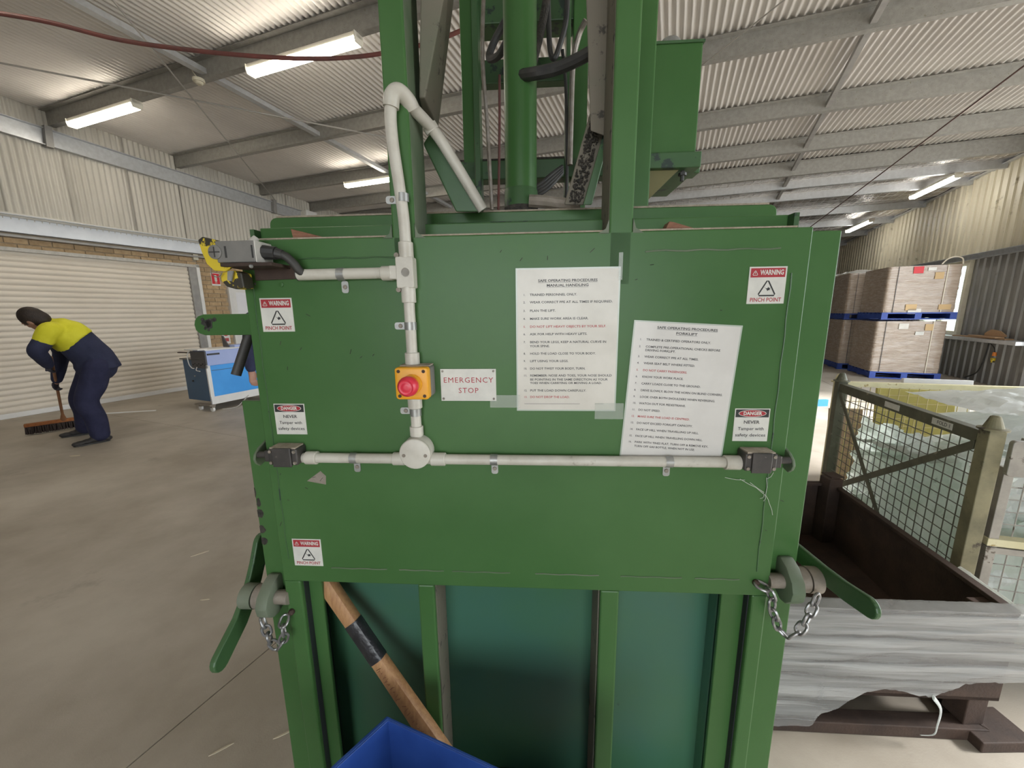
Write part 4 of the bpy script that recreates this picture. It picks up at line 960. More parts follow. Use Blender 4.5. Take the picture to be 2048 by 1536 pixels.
# second notice, tilted
ROT2 = .062
c2 = Vector((.304, 0, 1.2735))
def zz2(x, y):
    p = mp(x, y) - c2; return p.x * sin(ROT2) + p.z * cos(ROT2)
L2 = [('1', 'TRAINED & CERTIFIED OPERATORS ONLY.', 1290, 679, .131), ('2', 'COMPLETE PRE-OPERATIONAL CHECKS BEFORE', 1288, 693, .152), ('', 'DRIVING FORKLIFT.', 1288, 700, .062), ('3', 'WEAR CORRECT PPE AT ALL TIMES.', 1286, 713, .111),
      ('4', 'WEAR SEAT BELT WHERE FITTED.', 1284, 726, .106), ('5', 'DO NOT CARRY PASSENGERS.', 1283, 740, .091), ('6', 'KNOW YOUR WORK PLACE.', 1281, 753, .085), ('7', 'CARRY LOADS CLOSE TO THE GROUND.', 1279, 766.5, .123),
      ('8', 'DRIVE SLOWLY; BLOW THE HORN ON BLIND CORNERS.', 1277, 780, .170), ('9', 'LOOK OVER BOTH SHOULDERS WHEN REVERSING.', 1275, 793, .157), ('10', 'WATCH OUT FOR PEDESTRIANS.', 1274, 806, .098), ('11', 'DO NOT SPEED.', 1272, 819, .046),
      ('12', 'MAKE SURE THE LOAD IS CENTRED.', 1270, 832, .110), ('13', 'DO NOT EXCEED FORKLIFT CAPACITY.', 1268, 845, .118), ('14', 'FACE UP HILL WHEN TRAVELLING UP HILL.', 1267, 858, .133), ('15', 'FACE UP HILL WHEN TRAVELLING DOWN HILL.', 1265, 871, .143), ('16', 'PARK WITH TINES FLAT, TURN OFF & REMOVE KEY,', 1263, 883, .157), ('', 'TURN OFF GAS BOTTLE, WHEN NOT IN USE.', 1263, 891, .130)]
notice('safety_notice', (c2.x, c2.z), ROT2, .2125, .297, [('SAFE OPERATING PROCEDURES', zz2(1374, 658), .122), ('FORKLIFT', zz2(1374, 668), .043)],
       [(a, b, zz2(c, d), e) for a, b, c, d, e in L2], 'tilted laminated forklift notice beside the upright one', 'paper_clean', .0063, ('5', '12'))
# strips of clear tape at the first notice
for (x0, y0, x1, y1, lab) in ((980, 790, 1040, 815, 'clear tape strip between the stop plate and the upright notice'), (1190, 806, 1246, 838, 'clear tape strip at the lower right of the upright notice'), (1238, 505, 1244, 560, 'narrow clear tape strip above the upright notice')):
    a = mp(x0, y0); b = mp(x1, y1)
    o = MB().box(a.x, b.x, -.0017, -.0014, b.z, a.z).build('tape_strip', 'laminate_tape' if 'laminate_tape' in MATS else 'laminate_edge'); in_m(o); tag(o, lab, 'tape')

# timber offcuts lying on the loading lip
for (pts, d0, d1, lab) in ((((581, 457.5), (588, 484), (672, 482), (655, 476)), .03, .055, 'reddish timber wedge on the press beside the safety switch'), (((1327, 466), (1339, 442.5), (1348, 444), (1402, 460), (1402, 470)), .03, .06, 'brown timber offcut on the press right of the mast')):
    pr = [(mp(x, y, d0).x, mp(x, y, d0).z) for x, y in pts]
    o = MB().prism(pr, 'y', d0, d1).build('timber_offcut', 'wood_offcut', bevel=.001); in_m(o); tag(o, lab, 'timber', 'offcuts on the press')
# tool handle leaning in the left recess
th = empty('tool_handle', MORG, -MANG)
A = Vector((-.585, .066, .793)); Bp = mp(868, 1480, -.035); dirv = (Bp - A).normalized(); tot = (Bp.z - .0) / -dirv.z
E_ = Bp + dirv * (Bp.z / -dirv.z) * .99
mb = MB(); n = 12
def hdl(t0, t1, k, grow=0.0):
    pts = [A.lerp(E_, t0 + (t1 - t0) * i / k) for i in range(k + 1)]; a = (E_ - A).normalized(); xx = a.cross(Vector((0, 1, 0))).normalized(); yy = a.cross(xx); vs = []
    for i, p in enumerate(pts):
        t = t0 + (t1 - t0) * i / k; w = .0245 - .004 * sin(min(1, t * 2) * pi) + .004 * max(0, t - .3) + grow; h = .017 + grow
        vs += [p + xx * (w * (abs(cos(q)) ** .55) * (1 if cos(q) > 0 else -1)) + yy * (h * (abs(sin(q)) ** .55) * (1 if sin(q) > 0 else -1)) for q in [2 * pi * j / n + .2 for j in range(n)]]
    fs = []
    for i in range(k): fs += [(i * n + j, i * n + (j + 1) % n, (i + 1) * n + (j + 1) % n, (i + 1) * n + j) for j in range(n)]
    fs += [tuple(range(n - 1, -1, -1)), tuple(k * n + j for j in range(n))]
    return MB().add(vs, fs)
hdl(0, 1, 24).build('shaft', 'wood_handle', th, smooth=True)
hdl(.172, .286, 8, .0012).build('black_tape', 'tape_black', th, smooth=True)
mk = MB(); a = (E_ - A).normalized(); xx = a.cross(Vector((0, 1, 0))).normalized()
for i in range(22):
    p = A.lerp(E_, .30 + .0105 * i) + Vector((0, -.0185, 0)); 
    for q in range(2):
        o1 = xx * random.uniform(-.009, .002) + a * random.uniform(-.003, .003); o2 = xx * random.uniform(.0, .009) + a * random.uniform(-.003, .003)
        mk.cyl(p + o1, p + o2, .0005, n=4)
o = mk.build('pencil_marks', 'wood_offcut', th); o['kind'] = 'stuff'
tag(th, 'wooden tool handle with black tape leaning behind the blue bin', 'tool handle')
# blue bin: far corner reaches into the picture
zr_ = .56
ca = wz(775, 1438, zr_); la = (wz(660, 1544, zr_) - ca); ra = (wz(990, 1538, zr_) - ca); la.z = ra.z = 0
la = la.normalized(); ra = ra.normalized()
bn = empty('storage_bin', (ca + la * .2 + ra * .28) * 1.0); bn.location.z = 0
def bcor(z, ins, tz): 
    c = ca.copy(); c.z = z; o = bn.location; k = tz
    cs = [c, c + ra * .56, c + ra * .56 + la * .40, c + la * .40]; m_ = sum(cs, Vector()) / 4
    return [(m_ + (q - m_) * k * (1 - ins / .25)) - Vector((o.x, o.y, 0)) for q in cs]
def shell(z0, z1, k0, k1, ins, th_):
    o0 = bcor(z0, 0, k0); o1 = bcor(z1, 0, k1); i0 = bcor(z0 + .01, th_, k0); i1 = bcor(z1, th_, k1)
    vs = o0 + o1 + i0 + i1; fs = []
    for j in range(4):
        j2 = (j + 1) % 4; fs += [(j, j2, 4 + j2, 4 + j), (8 + j, 12 + j, 12 + j2, 8 + j2), (4 + j, 4 + j2, 12 + j2, 12 + j)]
    fs += [(0, 3, 2, 1), (8, 9, 10, 11)]
    return MB().add(vs, fs)
shell(.01, zr_, .84, 1.0, 0, .0035).build('tub', 'blue_bin', bn, bevel=.0016)
lo, hi_ = bcor(zr_ - .012, 0, 1.0), bcor(zr_, 0, 1.0)
rim = MB(); oo = bcor(zr_ - .016, -.006, 1.0); o2 = bcor(zr_ + .001, -.006, 1.0); i1 = bcor(zr_ + .001, .001, 1.0); i0 = bcor(zr_ - .016, .0005, 1.0)
vs = oo + o2 + i1 + i0; fs = []
for j in range(4):
    j2 = (j + 1) % 4; fs += [(j, j2, 4 + j2, 4 + j), (4 + j, 4 + j2, 8 + j2, 8 + j), (8 + j, 8 + j2, 12 + j2, 12 + j), (12 + j, 12 + j2, j2, j)]
rim.add(vs, fs).build('rim', 'blue_bin', bn, bevel=.0015)
tag(bn, 'open blue plastic bin in front of the press', 'bin')

# ================================================================== RIGHT: hopper, stillages, cartons
def crumple(fn, nx, ny, seed, amp, name, m, parent=None, thick=0.0):
    """sheet through fn(a, b) -> Vector with crumpled relief"""
    vs = []; fs = []
    for i in range(nx + 1):
        for j in range(ny + 1):
            p = Vector(fn(i / nx, j / ny)); q = p * 6 + Vector((seed, seed * 2, 0))
            r = noise.ridged_multi_fractal(q, .9, 2.1, 4, .9, 2.0) * .5 + noise.noise(p * 18 + Vector((seed, 0, 3))) * .35
            vs.append(p + Vector((noise.noise(q + Vector((9, 0, 0))) * amp * .6, noise.noise(q + Vector((0, 7, 0))) * amp * .6, (r - .8) * amp)))
    for i in range(nx):
        for j in range(ny): fs.append((i * (ny + 1) + j, (i + 1) * (ny + 1) + j, (i + 1) * (ny + 1) + j + 1, i * (ny + 1) + j + 1))
    return MB().add(vs, fs).build(name, m, parent)
# ---- steel hopper with stretch film over its near side
hp = empty('steel_hopper', (1.0, 1.5, 0)); HO = Vector((1.0, 1.5, 0))
HC = [Vector((.78, 1.108, 0)), Vector((1.60, 1.058, 0)), Vector((1.785, 2.01, 0)), Vector((.97, 2.06, 0))]
ZRIM, ZBOT = .487, .165
def hq(i, z, ins=0.0):
    m_ = sum(HC, Vector()) / 4; v = (m_ - HC[i]).normalized(); p = HC[i] + v * ins; return Vector((p.x, p.y, z)) - HO
def hside(i, j, name):
    return MB().hexa([hq(i, ZBOT, .0), hq(j, ZBOT, .0), hq(j, ZBOT, .012), hq(i, ZBOT, .012), hq(i, ZRIM, 0), hq(j, ZRIM, 0), hq(j, ZRIM, .012), hq(i, ZRIM, .012)]).build(name, 'rust_brown', hp)
for i, j in ((0, 1), (1, 2), (2, 3), (3, 0)):
    hside(i, j, 'side_wall')
    a, b = hq(i, ZRIM), hq(j, ZRIM); a2, b2 = hq(i, ZRIM, .045), hq(j, ZRIM, .045)
    up_ = Vector((0, 0, .016))
    MB().hexa([a, b, b2, a2, a + up_, b + up_, b2 + up_, a2 + up_]).build('rim', 'rust_brown', hp, bevel=.002)
    fa, fb, fa2, fb2 = hq(i, 0), hq(j, 0), hq(i, 0, .07), hq(j, 0, .07); up_ = Vector((0, 0, .045))
    MB().hexa([fa, fb, fb2, fa2, fa + up_, fb + up_, fb2 + up_, fa2 + up_]).build('base_rail', 'rust_brown', hp, bevel=.003)
MB().hexa([hq(k, ZBOT) for k in range(4)] + [hq(k, ZBOT + .012) for k in range(4)]).build('bin_floor', 'rust_brown', hp)
for k in range(4):
    c = hq(k, 0, .066)
    MB().box(c.x - .035, c.x + .035, c.y - .035, c.y + .035, .045, ZRIM + (.06 if k == 2 else -.004)).build('corner_leg', 'rust_brown', hp, bevel=.003)
c = hq(1, 0, .03); MB().box(c.x - .05, c.x + .13, c.y - .06, c.y + .06, 0, .04).build('foot_plate', 'rust_brown', hp, bevel=.004)
c = hq(2, 0, .03); MB().box(c.x - .04, c.x + .03, c.y - .04, c.y + .03, ZRIM + .06, ZRIM + .066).build('leg_cap', 'rust_brown', hp)
tag(hp, 'rusty brown steel hopper bin standing on a low frame', 'hopper')
# stretch film on the front side with a ragged lower edge
fm = MB(); nx, nz = 90, 34; vs = []; fs = []
fd = (HC[1] - HC[0]).normalized(); nr = Vector((fd.y, -fd.x, 0)); FLn = (HC[1] - HC[0]).length + .05
def rag(t):
    x = t * FLn + .78
    pts = [(.50, .035), (1.02, .035), (1.035, .09), (1.07, .105), (1.12, .145), (1.17, .185), (1.22, .205), (1.28, .20), (1.33, .185), (1.38, .18), (1.42, .20), (1.48, .235), (1.54, .245), (1.62, .25)]
    for a, b in zip(pts, pts[1:]):
        if x <= b[0]: return a[1] + (b[1] - a[1]) * max(0, (x - a[0]) / (b[0] - a[0])) + .006 * noise.noise((x * 60, 0, 0)) + .004 * noise.noise((x * 160, 3, 0))
    return .25
for i in range(nx + 1):
    t = i / nx; zlow = rag(t)
    for j in range(nz + 1):
        s = j / nz; z = zlow + (ZRIM + .021 - zlow) * s
        w = .005 * noise.noise((t * 1.6, z * 30 - t * 7, 0)) + .003 * noise.noise((t * 2.4, z * 75 - t * 14, 4)) + .012 + .006 * noise.noise((t * 2, z * 8, 9))
        p = HC[0] + fd * (t * FLn) + nr * w; vs.append((p.x, p.y, z))
top = len(vs)
for i in range(nx + 1):
    for k in range(1, 5):
        t = i / nx; p = HC[0] + fd * (t * FLn) - nr * (.012 * k - .008); vs.append((p.x, p.y, ZRIM + .0205 + .0025 * noise.noise((t * 40, k, 0)) - .006 * (k > 3)))
for i in range(nx):
    for j in range(nz): fs.append((i * (nz + 1) + j, (i + 1) * (nz + 1) + j, (i + 1) * (nz + 1) + j + 1, i * (nz + 1) + j + 1))
    a0, a1 = i * (nz + 1) + nz, (i + 1) * (nz + 1) + nz
    for k in range(4):
        b0, b1 = top + i * 4 + k, top + (i + 1) * 4 + k; fs.append((a0, a1, b1, b0)); a0, a1 = b0, b1
film = fm.add(vs, fs).build('stretch_film', 'stretch_film', smooth=True)
tag(film, 'torn clear stretch film draped over the near side of the rusty hopper', 'plastic film')
dr = [HC[0] + fd * (.595) + nr * .02 + Vector((0, 0, .19)), HC[0] + fd * .62 + nr * .025 + Vector((0, 0, .15)), HC[0] + fd * .615 + nr * .03 + Vector((0, 0, .09)), HC[0] + fd * .61 + nr * .03 + Vector((0, 0, .055)), HC[0] + fd * .57 + nr * .03 + Vector((0, 0, .05))]
MB().tube(bez(dr, 6), [.010 - .0003 * i if i < 20 else .004 for i in range(25)], 8, squash=.35).build('torn_strand', 'plastic_waste', film)
# film bunched over the near right corner of the hopper
rr = (HC[2] - HC[1]).normalized()
cf = crumple(lambda a, b: HC[1] + rr * (.02 + .22 * a) + Vector((-.015 + .05 * b, -.02 + .0 * b, 0)) + Vector((0, 0, ZRIM + .022 - .10 * (abs(b - .45) ** 1.5) * (1 - .4 * a))), 14, 14, 3.0, .010, 'bunched_film', 'plastic_green', film)

# ---- wire stillage (nearer)
CA = radians(15.8); E1 = Vector((sin(CA), cos(CA), 0)); E2 = Vector((cos(CA), -sin(CA), 0)); NC = Vector((1.79, 1.375, 0))
cg = empty('wire_stillage', NC, -CA)     # local x = E2, y = E1
CL, CW, CH = 1.045, 1.2, 1.0
def wires(name, m, fn, nh, nv, r, parent):
    w = MB()
    for i in range(1, nh): w.cyl(fn(0, i / nh), fn(1, i / nh), r, n=5)
    for i in range(1, nv): w.cyl(fn(i / nv, 0), fn(i / nv, 1), r, n=5)
    o = w.build(name, m, parent); o['kind'] = 'stuff'; return o
def post(x, y, m, parent, h=CH, w=.03):
    p = MB().box(x - w, x + w, y - w, y + w, 0, h).build('corner_post', m, parent, bevel=.003)
    MB().lathe([(0, .042), (.006, .042), (.008, .028), (.05, .014), (.054, .008)], (x, y, h), (0, 0, 1), 20).build('post_cap', m, p)
    return p
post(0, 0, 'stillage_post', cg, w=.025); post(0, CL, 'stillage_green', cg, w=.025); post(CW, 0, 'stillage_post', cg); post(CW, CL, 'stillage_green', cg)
MB().box(-.02, .02, .03, CL - .03, CH - .062, CH - .012).build('top_rail', 'stillage_green', cg, bevel=.002)
MB().box(CW - .02, CW + .02, .03, CL - .03, CH - .062, CH - .012).build('top_rail', 'stillage_green', cg, bevel=.002)
for x in (0, CW): MB().box(x - .02, x + .02, .03, CL - .03, .14, .19).build('bottom_rail', 'stillage_green', cg, bevel=.002)
for y in (0, CL): MB().box(.03, CW - .03, y - .02, y + .02, .14, .19).build('bottom_rail', 'stillage_green', cg, bevel=.002)
MB().box(.0, CW, 0, CL, .13, .14).build('base_sheet', 'stillage_green', cg)
for (a, b) in (((.03, .93), (CL - .03, .28)), ((CL - .05, .93), (.30, .20))):
    MB().hexa([(-.026, a[0], a[1] - .018), (-.026, b[0], b[1] - .018), (-.020, b[0], b[1] - .018), (-.020, a[0], a[1] - .018), (-.026, a[0], a[1] + .018), (-.026, b[0], b[1] + .018), (-.020, b[0], b[1] + .018), (-.020, a[0], a[1] + .018)]).build('diagonal_flat', 'stillage_green', cg)
wires('wire_mesh', 'wire', lambda a, b: (0, .03 + (CL - .06) * a, .19 + (CH - .25) * b), 16, 20, .0022, cg)
wires('wire_mesh', 'wire', lambda a, b: (CW, .03 + (CL - .06) * a, .19 + (CH - .25) * b), 16, 20, .0022, cg)
# front gate: two halves
MB().box(.10, CW - .03, -.02, .02, CH - .065, CH - .03).build('gate_rail', 'stillage_grey', cg, bevel=.002)
MB().box(.04, CW - .03, -.025, .015, .545, .575).build('gate_rail', 'stillage_cream', cg, bevel=.002)
MB().box(.04, CW - .03, -.025, .015, .515, .540).build('gate_rail', 'stillage_grey', cg, bevel=.002)
MB().box(.045, .075, -.02, .012, .15, CH - .14).build('gate_upright', 'stillage_grey', cg, bevel=.002)
gp = MB().prism(rrect(.037, .112, CH - .165, CH - .03, .012), 'y', -.040, -.02).build('hinge_plate', 'stillage_grey', cg, bevel=.003)
MB().tube(bez([(.112, -.03, CH - .06), (.15, -.03, CH - .062), (.158, -.03, CH - .075), (.158, -.03, CH - .11), (.15, -.03, CH - .125), (.11, -.03, CH - .127)], 4), .005, 8).build('gate_handle', 'zinc', gp)
wires('wire_mesh', 'stillage_grey', lambda a, b: (.075 + (CW - .1) * a, 0, .58 + (CH - .65) * b), 7, 22, .0022, cg)
wires('wire_mesh', 'stillage_grey', lambda a, b: (.075 + (CW - .1) * a, 0, .19 + .325 * b), 6, 22, .0022, cg)
for (y, t) in ((.52, 0), (.20, 1)):
    o = MB().box(-.0215, -.0203, y - .055, y + .055, CH - .05, CH - .022).build('paper_label', 'white_label', cg)
me = text_mesh('FOLD 1', .022, 'CENTER', .0003)
for v in me.vertices: v.co = Vector((-.0218, .19 - v.co.x, CH - .036 + v.co.y))
me.materials.append(MATS['print_grey']); obj('lettering', me, cg)
tag(cg, 'green steel wire stillage cage full of plastic film waste', 'stillage')
# plastic waste inside
def pile(a, b):
    x = .03 + (CW - .06) * a; y = .04 + (CL - .08) * b
    h = .42 + .44 * a + .07 * (1 - b) + .10 * sin(a * 7 + b * 5) * .5 - .20 * max(0, b - .55) * (1 - a) 
    e = min(a, 1 - a, b, 1 - b); h = h * min(1, .30 + (e * 14)) if e < .05 else h
    return NC + E2 * x + E1 * y + Vector((0, 0, max(.15, h)))
pw = crumple(pile, 70, 70, 1.0, .055, 'plastic_film_pile', 'plastic_green'); tag(pw, 'crumpled greenish white plastic film filling the wire stillage', 'plastic waste', kind='stuff')
def sheetfn(x0, x1, y0, y1, z0, dx, dy): return lambda a, b: NC + E2 * (x0 + (x1 - x0) * a) + E1 * (y0 + (y1 - y0) * b) + Vector((0, 0, z0 + dx * a + dy * b))
for (args, seed, m, lab) in (((.02, .75, .25, .85, .78, .10, -.08), 5.0, 'plastic_waste', 'white crumpled plastic sheet on top of the film waste'),
                             ((.25, .95, .02, .45, .84, .06, .04), 8.0, 'plastic_waste', 'white plastic sheet pressed against the stillage gate'),
                             ((.05, .6, .50, .98, .70, .12, -.12), 11.0, 'plastic_green', 'pale plastic sheet slumped in the far left of the stillage')):
    o = crumple(sheetfn(*args), 30, 26, seed, .035, 'plastic_sheet', m); tag(o, lab, 'plastic sheet', 'sheets on the film waste')
def vfilm(org, along, inward, L, z0, z1, seed, m, lab):
    vs = []; fs = []; nx, ny = 60, 40
    for i in range(nx + 1):
        for j in range(ny + 1):
            a = i / nx; b = j / ny; top = z1 + .06 * noise.noise((a * 5 + seed, 0, 1))
            p = org + along * (L * a) + Vector((0, 0, z0 + (top - z0) * b)); q = Vector((a * 7 + seed, b * 6, seed))
            d = .03 + .11 * (noise.ridged_multi_fractal(q, .9, 2.1, 4, .9, 2.0) * .4) + .03 * noise.noise(q * 2.7) + .05 * b
            vs.append(p + inward * d)
    for i in range(nx):
        for j in range(ny): fs.append((i * (ny + 1) + j, (i + 1) * (ny + 1) + j, (i + 1) * (ny + 1) + j + 1, i * (ny + 1) + j + 1))
    o = MB().add(vs, fs).build('plastic_sheet', m); tag(o, lab, 'plastic sheet', 'sheets on the film waste')
vfilm(NC + E2 * .05, E2, E1, 1.1, .16, .86, 3.0, 'plastic_waste', 'white plastic film bulging against the stillage gate mesh')
vfilm(NC + E1 * .05, E1, E2, .95, .16, .80, 9.0, 'plastic_green', 'greenish plastic film bulging against the stillage side mesh')
def bagfn(a, b):
    x = .18 + .95 * a; y = .30 + .5 * b; z = 1.0 + .05 * a + .055 * sin(pi * a) * sin(pi * b)
    return NC + E2 * x + E1 * y + Vector((0, 0, z))
vs = []; fs = []
o = crumple(bagfn, 26, 18, 20.0, .02, 'plastic_bag', 'plastic_waste'); tag(o, 'puffed white plastic bag on top of the heap, lying over the rail', 'plastic bag')
o2 = crumple(lambda a, b: bagfn(a, b) - Vector((0, 0, .07 + .05 * (1 - a))) + E1 * (-.04), 26, 18, 24.0, .02, 'plastic_bag', 'plastic_waste'); tag(o2, 'flat white plastic bag under the puffed one', 'plastic bag')

# ---- cream back panel of the stillage, built as a separate thing
C2 = NC + E1 * (CL + .09) + E2 * .03
cs = empty('wire_back_panel', C2, -CA)
def post2(x, y): return post(x, y, 'stillage_cream', cs, h=.98, w=.022)
for x in (0, 1.3): post2(x, 0)
MB().box(.022, 1.278, -.018, .018, .955, .985).build('top_rail', 'stillage_cream', cs, bevel=.002)
MB().box(.022, 1.278, -.018, .018, .12, .16).build('bottom_rail', 'stillage_cream', cs, bevel=.002)
wires('wire_mesh', 'wire_cream', lambda a, b: (.022 + 1.256 * a, 0, .16 + .795 * b), 16, 25, .0024, cs)
for x in (0, 1.3): MB().box(x - .06, x + .06, -.09, .35, 0, .012).build('foot_plate', 'stillage_cream', cs, bevel=.002)
tag(cs, 'cream painted wire back panel of the green stillage', 'gate')
def s2(x, y, z): return C2 + E2 * x + E1 * y + Vector((0, 0, z))
def loose(name, m, cx, cy, cz, sx, sy, sz, rx, rz, lab, cat):
    o = MB().box(-sx / 2, sx / 2, -sy / 2, sy / 2, -sz / 2, sz / 2).build(name, m, bevel=.003); o.location = s2(cx, cy, cz); o.rotation_euler = (rx, 0, -CA + rz); tag(o, lab, cat)
loose('yellow_board', 'board_yellow', .50, .115, .462, .42, .02, .925, -.10, .0, 'olive yellow board leaning behind the cream wire panel', 'board')
loose('foam_sheet', 'foam_white', .66, .21, .49, .36, .03, .98, -.10, -.05, 'pale foam sheet leaning behind the olive yellow board', 'foam sheet')
loose('cardboard_sheet', 'carton', .16, .16, .38, .20, .012, .76, -.14, .0, 'brown cardboard sheet leaning beside the olive yellow board', 'cardboard')
loose('cardboard_box', 'carton', 1.05, .80, .301, .5, .5, .6, .0, .2, 'brown cardboard box on the floor behind the cream wire panel', 'box')

# ---- wrapped cartons on blue pallets
def pallet(u, v, z, wdt, dpt, label, rz=0.0):
    t = empty('blue_pallet', W_B(u, v, z), -BANG + rz)
    for k in range(7):
        y = -dpt / 2 + .045 + (dpt - .09) * k / 6
        MB().box(-wdt / 2, wdt / 2, y - .045, y + .045, .115, .14).build('deck_board', 'pallet_blue', t)
    for k in range(3):
        x = -wdt / 2 + .05 + (wdt - .1) * k / 2
        MB().box(x - .05, x + .05, -dpt / 2, dpt / 2, .02, .115).build('bearer', 'pallet_blue', t)
    for k in range(3):
        y = -dpt / 2 + .05 + (dpt - .1) * k / 2
        MB().box(-wdt / 2, wdt / 2, y - .05, y + .05, 0, .02).build('bottom_board', 'pallet_blue', t)
    return tag(t, label, 'pallet', 'blue pallets under the cartons')
def wrapped(u, v, z, wx, dy, h, label, rz=0.0, seed=0, extras=()):
    t = empty('wrapped_carton', W_B(u, v, z), -BANG + rz)
    MB().box(-wx / 2 + .015, wx / 2 - .015, -dy / 2 + .015, dy / 2 - .015, 0, h - .01).build('carton_body', 'carton', t)
    # film skin: a closed loop of slightly rippled walls with rounded corners
    loop = rrect(-wx / 2, wx / 2, -dy / 2, dy / 2, .05, 4); k = len(loop); nz = 26; dens = []
    for i in range(k):
        a = Vector(loop[i]); b = Vector(loop[(i + 1) % k]); nseg = max(1, int((b - a).length / .06))
        for q in range(nseg): dens.append(a.lerp(b, q / nseg))
    k = len(dens); vs = []
    for j in range(nz + 1):
        zz_ = h * j / nz
        for p in dens:
            r = 1 + .012 * noise.noise((p.x * 3 + seed, p.y * 3, zz_ * 14)) + .006 * noise.noise((p.x * 6, p.y * 6 + seed, zz_ * 30))
            if zz_ < .05 or zz_ > h - .03: r -= .006
            vs.append((p.x * r, p.y * r, zz_ + .006 * noise.noise((p.x * 9, p.y * 9, j))))
    fs = []
    for j in range(nz): fs += [(j * k + i, j * k + (i + 1) % k, (j + 1) * k + (i + 1) % k, (j + 1) * k + i) for i in range(k)]
    fs.append(tuple(nz * k + i for i in range(k)))
    MB().add(vs, fs).build('film_wrap', 'wrap_film', t, smooth=True)
    for x in (wx * .30,):
        MB().box(x - .008, x + .008, -dy / 2 - .014, -dy / 2 - .008, 0, h).build('strap', 'strap_white', t)
    MB().box(-wx * .36 - .004, -wx * .36 + .004, -dy / 2 - .014, -dy / 2 - .008, 0, h).build('strap', 'charcoal', t)
    for (x, zc, w, hh, m) in extras:
        MB().box(x - w / 2, x + w / 2, -dy / 2 - .0165, -dy / 2 - .010, zc - hh / 2, zc + hh / 2).build('sticker', m, t)
    return tag(t, label, 'carton', 'wrapped cartons by the window')
UA, VA = 4.47, 10.86
pallet(UA, VA, 0, 1.12, 1.12, 'blue pallet on the floor under the lower front wrapped carton')
wrapped(UA - .02, VA, .141, 1.10, 1.10, 1.04, 'lower front shrink wrapped carton beside the right wall', seed=1, extras=((.27, .92, .12, .13, 'label_tan'), (.14, .80, .13, .07, 'white_label'), (-.12, .94, .15, .11, 'paper')))
pallet(UA + .05, VA, 1.215, 1.14, 1.14, 'blue pallet between the two front wrapped cartons')
wrapped(UA + .04, VA, 1.356, 1.10, 1.10, .90, 'upper front shrink wrapped carton with a red tag', seed=5, extras=((.22, .70, .13, .13, 'label_tan'), (-.10, .82, .15, .13, 'sign_red'), (.10, .83, .12, .06, 'paper'), (-.12, .10, .17, .12, 'label_tan'), (.38, .10, .18, .10, 'label_tan'), (-.06, .02, .2, .1, 'paper')))
UB, VB_ = 4.32, 12.15
pallet(UB, VB_, 0, 1.12, 1.12, 'blue pallet on the floor under the lower rear wrapped carton')
wrapped(UB, VB_, .141, 1.10, 1.06, 1.04, 'lower rear shrink wrapped carton behind the front stack', seed=9)
pallet(UB, VB_, 1.19, 1.12, 1.12, 'blue pallet between the two rear wrapped cartons')
wrapped(UB, VB_, 1.331, 1.10, 1.06, .92, 'upper rear shrink wrapped carton behind the front stack', seed=13)
o = crumple(lambda a, b: W_B(3.75 + 1.0 * a, 11.7 + .9 * b, 2.29 + .06 * sin(a * 6)), 24, 18, 31.0, .06, 'plastic_sheet', 'plastic_waste'); tag(o, 'loose film tails on top of the rear wrapped cartons', 'plastic sheet')
o = in_b(MB().tube(bez([(4.75, 10.33, 2.27), (4.82, 10.33, 2.36), (4.93, 10.33, 2.40), (5.03, 10.33, 2.36), (5.05, 10.33, 2.26)], 6), .012, 8).build('strap_loop', 'strap_white')); tag(o, 'loose strap loop sticking up from the upper front carton', 'strap')

# ================================================================== LEFT: strapping machine, worker with broom, second worker
SM = empty('strapping_machine', W_B(-6.49, 3.58, 0), -BANG)   # local -x runs to the left, +y away
MB().box(-.62, -.02, .02, .98, .14, .78).build('cabinet', 'strap_navy', SM, bevel=.006)
MB().box(-.66, -.02, .0, 1.0, .78, .80).build('cabinet_top', 'grey_plastic', SM, bevel=.003)
MB().box(-.03, .0, .0, .055, .10, .72).build('corner_post', 'white_paint', SM, bevel=.004)
MB().box(-.03, .004, .05, 1.0, .22, .70).build('front_panel', 'strap_blue', SM, bevel=.004)
MB().box(.003, .008, .06, .98, .62, .628).build('panel_groove', 'strap_navy', SM)
MB().box(.003, .007, .50, .58, .665, .675).build('vent_slot', 'strap_navy', SM)
MB().box(.003, .007, .62, .70, .665, .675).build('vent_slot', 'strap_navy', SM)
MB().box(-.03, .006, .0, 1.0, .10, .22).build('skirt', 'white_paint', SM, bevel=.004)
MB().box(-.32, .002, .02, 1.0, .70, .93).build('upper_body', 'strap_pale', SM, bevel=.006)
MB().box(-.36, -.0, .0, .022, .66, .92).build('control_panel', 'charcoal', SM, bevel=.004)
for i in range(7): MB().cyl((-.32 + .048 * i, .0, .71 + .02 * (i % 2)), (-.32 + .048 * i, -.008, .71 + .02 * (i % 2)), .010, n=10).build('control_knob', 'rubber_black', SM)
MB().box(-.36, .02, .0, 1.02, .93, .95).build('table_top', 'white_paint', SM, bevel=.004)
MB().box(-.30, .03, -.10, .03, .945, .96).build('roller_guide', 'white_paint', SM, bevel=.003)
MB().box(.0, .02, .03, .20, .86, .885).build('strap_slot', 'rubber_black', SM)
MB().tube(bez([(-.33, -.02, .93), (-.38, -.03, .85), (-.37, -.03, .72), (-.33, -.02, .66), (-.28, -.02, .655)], 6), .007, 6).build('strap_tail', 'white_paint', SM)
MB().tube(bez([(-.2, -.02, .68), (-.21, -.03, .63), (-.12, -.03, .62)], 5), .006, 6).build('strap_tail', 'white_paint', SM)
MB().box(-.64, -.36, -.02, .01, .885, .90).build('side_arm', 'rust_brown', SM)
MB().prism([(-.24, .95), (-.10, .95), (-.22, 1.13), (-.25, 1.13)], 'y', .42, .44).build('guide_wedge', 'charcoal', SM, bevel=.003)
